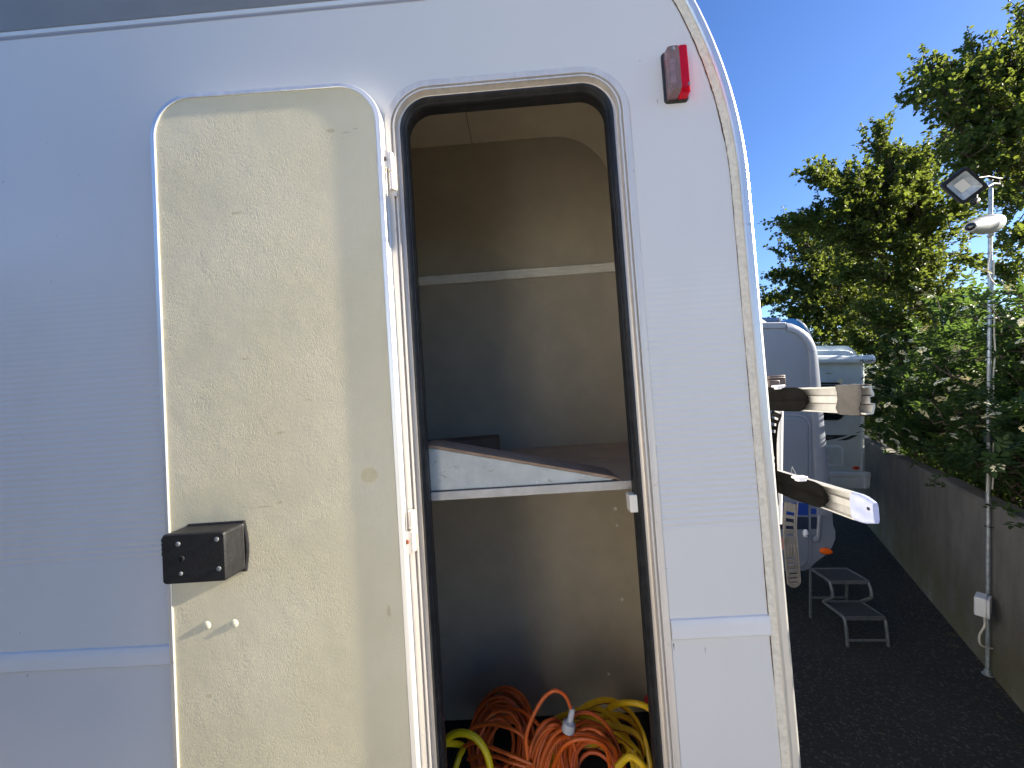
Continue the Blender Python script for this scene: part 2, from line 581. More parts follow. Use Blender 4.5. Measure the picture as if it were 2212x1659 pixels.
# ------------------------------------------------------------------ ground
g = MB()
g.add([(-300, -300, 0), (300, -300, 0), (300, 300, 0), (-300, 300, 0)], [(0, 1, 2, 3)])
tag(g.build('ground', X['asphalt'], smooth=0), 'dark asphalt yard', kind='structure')

pv = MB()  # unseen apron, added to bounce warm sunlight onto the near motorhome
pv.add([(-14, -9, .004), (5.5, -9, .004), (2.0, .30, .004), (-14, -.25, .004)], [(0, 1, 2, 3)])
tag(pv.build('bounce_apron', mat('pale_bounce_concrete', (0.22, 0.20, 0.165), 0.9, var=0.2, vscale=2, bump=0.004, bscale=60), smooth=0), 'unseen pale concrete apron added in front of the parked row to bounce sunlight', kind='structure')

# concrete boundary wall
FB = 1.662
FS = 0.62
fdir = Vector((FS, 1, 0)).normalized()
fnor = Vector((1, -FS, 0)).normalized()          # away from the yard


def fence_pt(Y, z=0.0, back=0.0):
    return Vector((FB + FS * Y, Y, z)) + fnor * back


fw = MB()
N = 90
ys = [-0.5 + 13.5 * i / N for i in range(N + 1)]
frr = random.Random(3)
loops = []
for Y in ys:
    h = 1.168 + frr.uniform(-0.006, 0.006)
    loops.append([fence_pt(Y, -0.1), fence_pt(Y, h - 0.018), fence_pt(Y, h, 0.02), fence_pt(Y, h + frr.uniform(-.004, .004), 0.13), fence_pt(Y, h - 0.02, 0.15), fence_pt(Y, -0.1, 0.15)])
fw.loft(loops)
wall = fw.build('concrete_wall', X['concrete'])
tag(wall, 'low weathered concrete boundary wall running beneath the dark hedge', 'wall')

# ------------------------------------------------------------------ near motorhome
mh = empty('motorhome', M, 'white ribbed motorhome in front with its tall locker door swung open', 'motorhome')

# outline of the side, rear end at +x, from bottom rear up and round over the roof to the front
RO = []
xr = 0.533
for k in range(14):
    RO.append((xr, -1.62 + k * (2.01 / 14), 1, 0))
for k in range(0, 13):
    a = math.radians(23) * k / 12
    RO.append((xr - 1.1 + 1.1 * math.cos(a), 0.39 + 1.1 * math.sin(a), math.cos(a), math.sin(a)))
a0 = math.radians(23)
R2 = 0.60
cx = xr - 1.1 + (1.1 - R2) * math.cos(a0)
cz = 0.39 + (1.1 - R2) * math.sin(a0)
for k in range(1, 15):
    a = a0 + (PI / 2 - a0) * k / 14
    RO.append((cx + R2 * math.cos(a), cz + R2 * math.sin(a), math.cos(a), math.sin(a)))
ROOF = cz + R2
RO.append((-4.6, ROOF, 0, 1))
outer = [(p[0], p[1]) for p in RO] + [(-4.6, -1.62)]
OP = (-0.246, 0.296, -1.33, 0.685, 0.105)
hole = [(p[0] - p[2] * .02, p[1] - p[3] * .02) for p in rrpath(*OP)]
bm = bmesh.new()
for ring in (outer, hole):
    vs = [bm.verts.new((x, 0, z)) for x, z in ring]
    for i in range(len(vs)):
        bm.edges.new((vs[i], vs[(i + 1) % len(vs)]))
bmesh.ops.triangle_fill(bm, use_beauty=True, edges=bm.edges[:], normal=(0, -1, 0))
for f in bm.faces:
    f.normal_update()
    if f.normal.y > 0: f.normal_flip()
r = bmesh.ops.extrude_face_region(bm, geom=bm.faces[:])
bmesh.ops.translate(bm, vec=(0, 0.028, 0), verts=[v for v in r['geom'] if isinstance(v, bmesh.types.BMVert)])
bmesh.ops.recalc_face_normals(bm, faces=bm.faces)
me = bpy.data.meshes.new('side_panel')
bm.to_mesh(me)
bm.free()
me.materials.append(X['paint'])
sp = bpy.data.objects.new('side_panel', me)
COL.objects.link(sp)
sp.parent = mh

# roof, rear wall and far side
b = MB()
full = outer
b.loft([[(x, 0.029, z) for x, z in full], [(x, 2.16, z) for x, z in full]], cap0=False)
b.build('body_shell', mat('white_body_shell', (0.52, 0.52, 0.51), 0.35, var=0.03, vscale=4), mh)

# aluminium corner rail and sealant along the rear edge
b = MB()
sweep(b, RO, [(0.0165, 0.0), (0.0165, -0.007), (0.014, -0.010), (0.003, -0.011), (-0.002, -0.008), (-0.004, -0.003), (-0.004, 0.030), (0.0, 0.030)], closed=False)
b.build('corner_rail', X['alu'], mh, smooth=0.4)
b = MB()
srr = random.Random(5)
path = []
for i in range(len(RO) - 1):
    for k in range(6):
        t = k / 6
        A, B = RO[i], RO[i + 1]
        path.append(tuple(A[q] * (1 - t) + B[q] * t for q in range(4)))
    if i > 42: break
vs, fs = [], []
for i, (x, z, nx, nz) in enumerate(path):
    w0 = 0.0325 + srr.uniform(-.0007, .0007)
    for u, y in ((w0, 0.0), (w0 - .001, -.0022), (0.024, -.0034), (0.0162, -.003), (0.0162, 0)):
        vs.append((x - nx * u, y, z - nz * u))
for i in range(len(path) - 1):
    for k in range(4):
        fs.append((i * 5 + k, i * 5 + k + 1, i * 5 + 6 + k, i * 5 + 5 + k))
b.add(vs, fs)
b.build('sealant_bead', X['sealant'], mh)
vs, fs = [], []
wd = 0.001
for i, (x, z, nx, nz) in enumerate(path):
    if z > 0.5: base = 0.0022
    elif z > 0.30: base = 0.0006
    elif z > -0.15: base = 0.0008 if (i % 3) else 0.0001
    elif -0.64 < z < -0.40: base = 0.0014
    else: base = 0.0001
    wd += 0.5 * (base * srr.uniform(.5, 1.5) - wd)
    vs += [(x - nx * .0318, -.0008, z - nz * .0318), (x - nx * (.0326 + wd), -.0008, z - nz * (.0326 + wd))]
for i in range(len(path) - 1):
    fs.append((2 * i, 2 * i + 1, 2 * i + 3, 2 * i + 2))
MB().add(vs, fs).build('grime_line', X['grime'], mh, smooth=0)


def inner_x(z, u):
    """x of the rear outline at height z, moved in by u"""
    for i in range(len(RO) - 1):
        if RO[i][1] <= z <= RO[i + 1][1]:
            t = (z - RO[i][1]) / max(1e-9, RO[i + 1][1] - RO[i][1])
            return RO[i][0] * (1 - t) + RO[i + 1][0] * t - u
    return RO[0][0] - u


# belt trim: two runs either side of the opening
for x0, x1 in ((-4.59, -0.247), (0.2975, 0.5005)):
    b = MB()
    prof = [(0, -.514), (-.0035, -.516), (-.0060, -.522), (-.0068, -.531), (-.0066, -.552), (-.0045, -.5555), (0, -.556)]
    b.loft([[(x, y, z) for y, z in prof] for x in (x0, x0 + (x1 - x0) * .5, x1)])
    b.build('belt_trim', X['belt'], mh, smooth=0.5)

# decal band and lines high on the side
b = MB()
b.add([(-4.6, -.0012, .8915), (inner_x(.8915, .034), -.0012, .8915), (inner_x(1.0, .034), -.0012, 1.0), (inner_x(1.05, .034), -.0012, 1.05), (-4.6, -.0012, 1.05)], [(0, 1, 2, 3, 4)])
b.build('decal_band', X['band'], mh, smooth=0)
b = MB()
b.add([(-4.6, -.0010, .8795), (inner_x(.88, .034), -.0010, .8795), (inner_x(.89, .034), -.0010, .8895), (-4.6, -.0010, .8895)], [(0, 1, 2, 3)])
b.build('decal_line', X['pin'], mh, smooth=0)
b = MB()
b.add([(-4.6, -.0010, .8720), (inner_x(.872, .034), -.0010, .8720), (inner_x(.877, .034), -.0010, .8775), (-4.6, -.0010, .8775)], [(0, 1, 2, 3)])
b.build('decal_line', X['pin2'], mh, smooth=0)

# small scratches on the paint
for x, z, dx, dz in ((0.365, -.583, .0006, .008), (0.358, .593, .0006, .006), (0.301, -.572, .0012, .008)):
    b = MB()
    b.add([(x - dx, -.0007, z + dz), (x + dx, -.0007, z + dz * .8), (x + dx * .4, -.0007, z - dz)], [(0, 1, 2)])
    b.build('scratch', X['grime'], mh, smooth=0)

# opening: aluminium frame and rubber seal
P = rrpath(*OP, seg=14)
b = MB()
sweep(b, P, [(0.0, 0.0), (0.0, -.0035), (.0015, -.0050), (.0125, -.0052), (.0135, -.0085), (.0165, -.0085), (.0172, .004), (.0208, .004),
             (.0212, -.0085), (.0245, -.0085), (.0252, .008), (.0325, .010), (.0335, .001), (.0345, .001), (.0345, .03)])
b.build('opening_frame', X['alu_white'], mh, smooth=0.45)
b = MB()
sweep(b, P, [(.0345, .010), (.0345, .0005), (.036, -.0025), (.040, -.003), (.043, .001), (.0445, .004), (.046, .003), (.0485, .006), (.0495, .012), (.0485, .018), (.0465, .024), (.0465, .040)])
b.build('rubber_seal', X['seal'], mh, smooth=0.9)

# inside of the locker
BACK = 0.70
R = 0.23
sec = [(-0.56, 1.010)] + [(0.2045 + R * math.sin(math.radians(6 * k)), 1.010 - R + R * math.cos(math.radians(6 * k))) for k in range(16)] + [(0.4345, -1.29)]
b = MB()
b = MB()
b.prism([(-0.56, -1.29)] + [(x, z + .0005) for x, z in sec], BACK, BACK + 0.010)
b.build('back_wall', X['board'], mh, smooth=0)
sec2 = [(-0.56, 1.013)] + [(0.2045 + (R + .003) * math.sin(math.radians(6 * k)), 1.010 - R + (R + .003) * math.cos(math.radians(6 * k))) for k in range(16)] + [(0.4375, -1.29)]
b.loft([[(x, 0.041, z) for x, z in sec + sec2[::-1]], [(x, BACK - .001, z) for x, z in sec + sec2[::-1]]])
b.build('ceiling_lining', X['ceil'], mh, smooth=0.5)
b = MB()
b.box(-0.1165, -0.1145, 0.06, BACK - .002, 1.0085, 1.0098)
b.build('ceiling_joint', X['grime'], mh, smooth=0)
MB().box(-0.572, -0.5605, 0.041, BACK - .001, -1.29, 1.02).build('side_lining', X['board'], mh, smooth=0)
MB().box(-0.56, 0.434, 0.041, BACK - .001, -1.29, -1.27).build('locker_floor', X['floor'], mh, smooth=0)
# the lining behind the skin round the opening
b = MB()
b.box(-0.56, -0.202, 0.0295, 0.0405, -1.29, 1.02)
b.box(0.252, 0.425, 0.0295, 0.0405, -1.29, 0.82)
b.box(-0.202, 0.252, 0.0295, 0.0405, 0.650, 1.01)
b.build('front_lining', X['board'], mh, smooth=0)
b = MB()
b.box(-0.559, 0.433, BACK - .014, BACK - .0005, 0.440, 0.476)
b.box(-0.559, 0.433, BACK - .018, BACK - .014, 0.446, 0.463)
b.build('batten', X['batten'], mh, bevel=0.002)
b = MB()
b.box(-0.559, 0.433, 0.0530, BACK - .001, -0.2505, -0.2345)
b.build('shelf', X['shelf'], mh, smooth=0)
b = MB()
b.box(-0.559, 0.433, 0.0470, 0.0528, -0.2520, -0.2330)
b.build('shelf_edging', X['edging'], mh, bevel=0.001)
for x, z in ((.352, -.4925), (.3526, -.5572), (.3527, -.8425), (.2798, -1.1244)):
    MB().lathe((x, BACK + .0002, z), (0, -1, 0), [(0, .0062), (.002, .0060), (.0035, .0042), (.004, .001)], 12).build('screw_cap', X['cap_white'], mh)
b = MB()
b.loft([rr(.2335, .2500, -.2905, -.2535, .001, .030, 2), rr(.2335, .2500, -.2905, -.2535, .001, .004, 2), rr(.2345, .2495, -.2895, -.2545, .001, .003, 2)])
b.build('door_catch', X['catch'], mh)

# side marker lamp
lamp = MB()
lamp.loft([rr(.3725, .4240, .5865, .6985, .008, 0.0), rr(.3725, .4240, .5865, .6985, .008, -.004), rr(.3745, .4220, .5885, .6965, .007, -.006)])
lamp = lamp.build('marker_lamp', X['seal'], mh)


def half(x0, x1, m):
    bb = MB()
    bb.loft([rr(x0, x1, .5905, .6945, .003, -.0062, 3), rr(x0 + (.001 if m < 0 else 0), x1 - (.001 if m > 0 else 0), .5915, .6935, .003, -.0245, 3),
             rr(x0 + (.005 if m < 0 else 0), x1 - (.005 if m > 0 else 0), .5965, .6885, .003, -.0315, 3)])
    return bb


half(.3765, .3990, -1).build('clear_lens', X['clear_lens'], lamp, smooth=0.3)
half(.3992, .4205, 1).build('red_lens', X['red_lens'], lamp, smooth=0.3)
MB().loft([rr(.384, .3915, .615, .668, .003, -.0085, 3), rr(.384, .3915, .615, .668, .003, -.020, 3)]).build('bulb', X['reflector'], lamp)
MB().lathe((.3855, -.0320, .6815), (0, -1, 0), [(0, .0035), (.0012, .0035), (.0018, .002)], 10).build('screw', X['steel'], lamp)
MB().lathe((.4145, -.0310, .6035), (0, -1, 0), [(0, .0035), (.0012, .0035), (.0018, .002)], 10).build('screw', X['steel'], lamp)

# locker door, hinged on its right-hand edge and folded back along the side
DX0, DX1, DZ0, DZ1 = -0.7445, -0.2435, -1.31, 0.6745
HX = -0.2435
door = MB()
door.loft([rr(DX0 + .008, DX1 - .008, DZ0 + .008, DZ1 - .008, .084, -.006, 14), rr(DX0 + .008, DX1 - .008, DZ0 + .008, DZ1 - .008, .084, -.0290, 14)])
door = door.build('locker_door', X['door'], mh, smooth=0.3)
TH = math.radians(1.15)
door.matrix_local = Matrix.Translation((HX, -.012, 0)) @ Matrix.Rotation(TH, 4, 'Z') @ Matrix.Translation((-HX, 0.012, 0))
b = MB()
DP = rrpath(DX0, DX1, DZ0, DZ1, .092, seg=14)
sweep(b, DP, [(.0080, -.004), (0.0, -.004), (-.0005, -.009), (.0005, -.0095), (.0005, -.0155), (-.0005, -.016), (-.0005, -.024), (.0005, -.0285), (.002, -.0300),
              (.0105, -.0315), (.0118, -.0308), (.0120, -.0285)])
b.build('door_edging', X['alu'], door, smooth=0.5)

# lock housing
LX0, LX1, LZ0, LZ1 = -.7020, -.5680, -.3480, -.2500
b = MB()
bow = []
for y, e in ((-.0292, 0.0), (-.0330, 0.0), (-.0345, .002)):
    loop = []
    for k in range(9):                                   # bowed right-hand flange
        t = k / 8
        loop.append((LX1 - .006 + .006 * math.sin(PI * t) - e, y, LZ0 - .003 + e + t * (LZ1 - LZ0 + .006 - 2 * e)))
    loop += [(LX0 + .010, y, LZ1 + .003 - e), (LX0 + .010, y, LZ0 - .003 + e)]
    bow.append(loop)
b.loft(bow)
b.loft([rr(LX0 + .004, LX1 - .006, LZ0, LZ1, .006, -.0340), rr(LX0 + .002, LX1 - .007, LZ0 + .001, LZ1 - .001, .006, -.036), rr(LX0, LX1 - .009, LZ0 + .001, LZ1 - .001, .007, -.0800), rr(LX0 + .002, LX1 - .011, LZ0 + .003, LZ1 - .003, .006, -.0835)])
for k in range(4):
    b.box(LX0 - .0035, LX0 + .003, -.079, -.062, -.292 + k * .0085, -.292 + k * .0085 + .0065)
lock = b.build('lock_housing', X['black'], door, smooth=0.35)
for x, z, s in ((-.6685, -.2700, 1), (-.5925, -.2655, 1), (-.6650, -.3270, .85), (-.5905, -.3220, 1)):
    bb = MB()
    bb.lathe((x, -.0828, z), (0, -1, 0), [(0, .0048 * s), (.0013, .0046 * s), (.002, .003 * s)], 12)
    bb.build('screw', X['steel'], door)
bb = MB()
bb.lathe((-.6625, -.0828, -.2985), (0, -1, 0), [(0, .0062), (.0030, .0062), (.0036, .0045), (.0012, .0042), (.0010, .001)], 18)
bb.build('lock_spigot', X['black'], door)
for x in (-.6635, -.6065):
    MB().lathe((x, -.0288, -.4575), (0, -1, 0), [(0, .0088), (.0005, .0082), (.0012, .0062), (.0017, .0032), (.0019, .0008)], 14).build('plastic_cap', X['ivory'], door)

# hinges: a fixed barrel on the frame, a leaf and barrel on the door
for z0, up in ((0.477, 1), (-0.2945, -1)):
    h = empty('hinge')
    h.parent = mh
    hx, hy = -0.2300, -0.0165
    a, c = (z0, z0 + .042 * up), (z0 - .002 * up, z0 - .042 * up)
    bb = MB()
    bb.lathe((hx, hy, 0), (0, 0, 1), [(min(c), .0020), (min(c) + .002, .0062), (max(c) - .0005, .0062), (max(c), .0058)], 14)
    bb.box(hx - .001, hx + .0085, hy + .002, hy + .006, min(c) - .010, max(c))
    bb.build('fixed_knuckle', X['alu_white'], h)
    bb = MB()
    bb.lathe((hx, hy, 0), (0, 0, 1), [(min(a), .0058), (min(a) + .0005, .0064), (max(a) - .002, .0064), (max(a), .0045)], 14)
    zt, zb = (max(a) - .002, min(a) + .001)
    poly = [(hx, zb), (hx, zt), (hx - .006, zt + .001), (hx - .016, zt + (.016 if up > 0 else .004)), (hx - .018, zb + (.016 if up > 0 else -.014))]
    bb.prism(poly, hy - .0055, hy - .0025)
    bb.build('door_knuckle', X['alu_white'], h)
    bb = MB()
    bb.lathe((hx - .0105, hy - .0052, (zt + zb) / 2 + (.006 if up > 0 else 0)), (-.25, -1, 0), [(0, .0046), (.0016, .0042), (.0024, .0022)], 12)
    bb.build('rivet', X['bronze'] if up > 0 else X['rust'], h)

# ------------------------------------------------------------------ things inside the locker


def at_local(name, origin, label, cat, group=None):
    return empty(name, M @ Matrix.Translation(origin), label, cat, group)


ST = -0.2325
w = at_local('wedge_ramp', (0, 0.055, ST), 'grey sided wooden wedge with brown carpeted slope across the front of the shelf', 'ramp')
b = MB()
b.prism([(-.222, 0.001), (.213, 0.001), (.213, .0035), (-.190, .0975), (-.222, .0995)], .0, .100)
b.build('wedge_body', X['wedge'], w, bevel=0.001)
b = MB()
b.prism([(-.221, .1003), (-.190, .0983), (.222, .0022), (.229, -.0005), (.227, .0035), (.214, .0095), (-.189, .1045), (-.220, .106)], -.0015, .104)
b.build('carpet_top', X['carpet'], w)
w2 = at_local('wedge_ramp', (0, 0.46, ST), 'dark brown carpeted block at the back of the shelf behind the grey wedge', 'ramp')
b = MB()
b.prism([(-.50, 0.001), (-.076, 0.001), (-.076, .070), (-.50, .064)], 0, .13)
b.build('block_body', X['carpet_dk'], w2, bevel=0.004)


def helix(c, ax, ay, r0, turns, rnd, jitter=0.006, rise=(0, 0, 0), per=26, start=0.0, sq=1.0):
    """loose coil of cable: points round centre c in the plane of ax, ay"""
    pts = []
    n = int(turns * per)
    ph = [rnd.uniform(0, 6.28) for _ in range(6)]
    for i in range(n + 1):
        t = i / per
        a = start + 2 * PI * t
        rad = r0 * (1 + 0.17 * math.sin(1.37 * t + ph[0]) + 0.06 * math.sin(2.9 * t + ph[1]) + 0.03 * math.sin(a * 2 + ph[2]))
        p = Vector(c) + ax * math.cos(a) * rad + ay * math.sin(a) * rad * sq + Vector(rise) * (t / turns)
        nn = ax.cross(ay)
        p += nn * (jitter * math.sin(2.3 * t + ph[3]) + jitter * .6 * math.sin(a + ph[4]))
        pts.append(p)
    return pts


crd = at_local('extension_cord', (0, 0, 0), 'tangled orange extension cord with pale grey plug on the locker floor', 'extension cord')
cr = random.Random(11)
axx = Vector((1, 0, 0))
L1 = helix(loc(1072, 1606, .42), Vector((.97, -.2, 0)), Vector((.1, .35, .93)), .084, 13, cr, .030, (0.02, .06, -.01), start=-PI / 2, sq=1.12)
L2 = helix(loc(1172, 1640, .30), Vector((.80, .25, -.25)), Vector((.25, .25, .93)), .050, 13, cr, .022, (.045, -.03, .0), start=-PI / 2, sq=1.75)
L3 = helix(loc(1277, 1636, .27), Vector((.98, -.1, -.1)), Vector((.05, .80, .58)), .072, 13, cr, .024, (0.01, -.03, -.045), start=-PI / 2, sq=1.05)
b = MB()
b.tube(spline(L1[::2], 3), .0052, 7)
b.tube(spline(L2[::2], 3), .0052, 7)
b.tube(spline(L3[::2], 3), .0052, 7)
loopc = [loc(1140, 1640, .24), loc(1137, 1590, .25), loc(1152, 1545, .26), loc(1175, 1507, .27), loc(1199, 1491.5, .27), loc(1221, 1503, .27), loc(1234, 1531, .26)]
b.tube(spline(loopc, 8), .0052, 8)
for (pts_) in ([(1003, 1612, .36), (1030, 1604, .33), (1080, 1622, .30), (1150, 1650, .27)], [(1010, 1640, .38), (1060, 1632, .34), (1110, 1648, .31), (1180, 1668, .29)],
               [(1000, 1590, .40), (1030, 1568, .38), (1078, 1566, .36), (1130, 1590, .33), (1150, 1640, .30)], [(1015, 1668, .34), (1050, 1655, .33), (1100, 1668, .32)],
               [(1060, 1535, .46), (1110, 1530, .44), (1150, 1552, .40), (1190, 1600, .36)], [(1200, 1600, .28), (1240, 1585, .25), (1290, 1590, .24), (1325, 1615, .25), (1340, 1660, .26)],
               [(1195, 1655, .24), (1220, 1610, .23), (1262, 1596, .22), (1305, 1612, .22), (1318, 1660, .23)]):
    b.tube(spline([loc(*q) for q in pts_], 8), .0052, 7)
L4 = helix(loc(1078, 1600, .40), Vector((.95, -.3, 0)), Vector((.1, .4, .9)), .066, 9, cr, .035, (0.03, -.02, -.02), start=-PI / 2, sq=1.2)
b.tube(spline(L4[::2], 3), .0052, 7)
b.build('cable', X['orange'], crd)
pa, pb = loc(1237, 1530, .26), loc(1226, 1580, .255)
ax = (pb - pa).normalized()
Lp = (pb - pa).length
MB().lathe(pa, ax, [(0, .0065), (.002, .0075), (Lp * .52, .0085), (Lp * .58, .0115), (Lp * .62, .017), (Lp * .95, .0185), (Lp, .016)], 14).build('plug', X['plug'], crd)

hs = at_local('water_hose', (0, 0, 0), 'yellow water hose with brick red stripes coiled on the right of the locker floor', 'hose')
b, st = MB(), MB()
yr = random.Random(4)
for i in range(10):
    s_ = 1 - .047 * i
    o_ = .44 + .03 * math.sin(i * 2.1)
    c_ = loc(1275, 1668, o_)
    rx, rz = .195 * s_, .205 * s_
    pts = []
    for k in range(33):
        a = math.radians(-70 + 320 * k / 32)
        pts.append(c_ + Vector((math.cos(a) * rx * (1 + .02 * math.sin(3 * a + i)), .05 * math.sin(a * 2 + i) + .02 * math.cos(a), math.sin(a) * rz)))
    b.tube(pts, .0085, 9)
    off = [p + Vector((0, -.0062, -.0057)) for p in pts]
    st.tube(off, .0027, 5)
extra = [loc(1300, 1548, .50), loc(1322, 1526, .47), loc(1352, 1518, .44), loc(1385, 1522, .42), loc(1408, 1536, .40), loc(1440, 1570, .38)]
b.tube(spline(extra, 6), .0088, 9)
extra2 = [loc(1330, 1660, .22), loc(1360, 1634, .23), loc(1390, 1655, .21), loc(1410, 1690, .22)]
b.tube(spline(extra2, 6), .0085, 9)
b.build('hose_coil', X['yellow'], hs)
st.build('hose_stripe', X['stripe_red'], hs)

lh = at_local('water_hose', (0, 0, 0), 'lime yellow hose loop arching up at the left of the locker floor', 'hose')
b = MB()
p1 = [loc(938, 1660, .28), loc(950, 1622, .26), loc(970, 1592, .24), loc(1000, 1583, .23), loc(1030, 1596, .22), loc(1052, 1630, .21), loc(1062, 1675, .2), loc(1066, 1720, .21)]
p2 = [loc(950, 1616, .36), loc(968, 1606, .37), loc(1000, 1612, .40), loc(992, 1635, .36), loc(980, 1675, .34), loc(978, 1710, .34)]
b.tube(spline(p1, 8), .0088, 10)
b.tube(spline(p2, 8), .0085, 10)
b.build('hose_loop', X['lime'], lh)

rc = at_local('red_cap', loc(1402, 1516, .52), 'small red plastic cap in the far right corner above the yellow hose', 'cap')
b = MB()
b.lathe((0.012, 0, -.015), (0, 0, 1), [(0, .026), (.022, .026), (.026, .022), (.028, .010), (.040, .008), (.042, .002)], 12)
b.build('cap_body', X['red'], rc)

# ------------------------------------------------------------------ bike rack on the rear of the near motorhome
rk = empty('bike_rack', M, 'folded bike rack with two aluminium wheel rails behind the white motorhome', 'bike rack')
RX = 0.835


def rail_loc(px, py):
    """point of the plane x = RX of the motorhome frame"""
    d = Vector(((px - 1106) / 830, 1, -(py - 829.5) / 830))
    c = Vector((0, 0, CAM_H))
    t = (RX - (c - ORG).dot(ex)) / d.dot(ex)
    p = c + d * t - ORG
    return Vector((RX, p.dot(ey), p.dot(ez)))


def rail(zc, y0, y1, name='wheel_rail'):
    # channel: open side towards -x, floor with a raised middle
    pr = [(-.004, -.034), (-.004, -.030), (.010, -.0305), (.0125, -.016), (.0125, -.0120), (.0165, -.0113), (.0165, -.0098), (.006, -.0090), (.006, .0090), (.0165, .0098), (.0165, .0113), (.0125, .0120), (.0125, .016), (.010, .0305), (-.004, .030), (-.004, .034),
          (.013, .034), (.0190, .016), (.0190, .0088), (.0090, .0070), (.0090, -.0070), (.0190, -.0088), (.0190, -.016), (.013, -.034)]
    bb = MB()
    bb.loft([[(RX + x, y, zc + z) for x, z in pr] for y in (y0, (y0 + y1) / 2, y1)])
    return bb.build(name, X['rail'], rk, smooth=0.3)


def liner(zc, y0, y1, parent):
    """moulded plastic wheel holder lying in the rail, rounded at its near end y0"""
    bb = MB()
    ny, nz = 40, 16
    vs, fs = [], []
    for i in range(ny + 1):
        s = i / ny
        y = y0 + (y1 - y0) * s ** 1.6
        d = y - y0
        hw = .0355 * math.sqrt(max(0.0, 1 - max(0, 1 - d / .045) ** 2)) if d < .045 else .0355
        hw = max(hw, .002)
        for k in range(nz + 1):
            v = -1 + 2 * k / nz
            z = v * hw
            h = -.0045 - .0035 * (1 - v * v)
            h -= .0045 * math.exp(-(v / .07) ** 2) * min(1, d / .02)
            lob = math.exp(-((d - .13) / .042) ** 2) + math.exp(-((d - .30) / .042) ** 2)
            h += -.0065 * lob * math.exp(-((abs(v) - .80) / .28) ** 2)
            h += .004 * (1 - min(1, d / .006))
            vs.append((RX + h, y, zc + z))
    for i in range(ny):
        for k in range(nz):
            a = i * (nz + 1) + k
            fs.append((a, a + 1, a + nz + 2, a + nz + 1))
    bb.add(vs, fs)
    o = bb.build('wheel_holder', X['liner'], parent, smooth=0.5)
    sm = o.modifiers.new('thick', 'SOLIDIFY')
    sm.thickness = .003
    return o


zA = (rail_loc(1812, 836.6).z + rail_loc(1812, 891).z) / 2
yA = rail_loc(1872, 866).y
zB = (rail_loc(1838, 1063).z + rail_loc(1838, 1120).z) / 2
yB = rail_loc(1846, 1090).y
rA = rail(zA, yA, yA + 1.25)
rB = rail(zB, yB, yB + 1.25)
liner(zA, rail_loc(1748, 866).y, yA + .9, rA)
liner(zB, rail_loc(1791, 1080).y, yB + .9, rB)
# grey tape wrapped round the open end of the upper rail
b = MB()
y0, y1 = rail_loc(1862, 866).y, rail_loc(1813, 866).y
cs = [(-.0065, -.037), (-.0075, -.02), (-.0060, 0), (-.0078, .02), (-.0065, .0375), (.006, .039), (.014, .0365), (.0175, .02), (.0165, .0), (.0178, -.02), (.0145, -.037), (.004, -.0385)]
tr = random.Random(2)
loops = []
for i in range(7):
    y = y1 + (y0 - y1) * i / 6
    loops.append([(RX + x + tr.uniform(-.0009, .0009), y + (.004 * math.sin(k * 1.7) if i in (0, 6) else 0) + (-.010 * (z + .03) / .07 if i == 6 else 0), zA + z * (1 + .03 * math.sin(i * 2)) + tr.uniform(-.0008, .0008)) for k, (x, z) in enumerate(cs)])
b.loft(loops, cap0=False, cap1=False)
tp = b.build('tape_wrap', X['tape'], rA, smooth=0.7)
sm = tp.modifiers.new('thick', 'SOLIDIFY')
sm.thickness = .0012
# translucent end cap of the lower rail
b = MB()
ye, ys_ = rail_loc(1889, 1100).y, rail_loc(1842, 1095).y


def capl(y, hw, x0, x1):
    n = 20
    return [(RX + (x0 + x1) / 2 + (x1 - x0) / 2 * (1 if math.cos(2 * PI * k / n) > 0 else -1) * abs(math.cos(2 * PI * k / n)) ** .5, y,
             zB + hw * (1 if math.sin(2 * PI * k / n) > 0 else -1) * abs(math.sin(2 * PI * k / n)) ** .5) for k in range(n)]


b.loft([capl(ys_, .0352, -.0060, .0165), capl(ys_ + (ye - ys_) * .35, .0352, -.0072, .0168), capl(ys_ + (ye - ys_) * .6, .033, -.0066, .016), capl(ys_ + (ye - ys_) * .92, .0265, -.0055, .013), capl(ye, .0245, -.0035, .010)])
b.build('end_cap', X['endcap'], rB, smooth=0.7)
hl = rail_loc(1881, 1098.6)
MB().lathe((RX - .0052, hl.y, hl.z), (-1, 0, 0), [(0, .0042), (.0012, .0042), (.0014, .001)], 12).build('cap_hole', X['dark_hole'], rB)


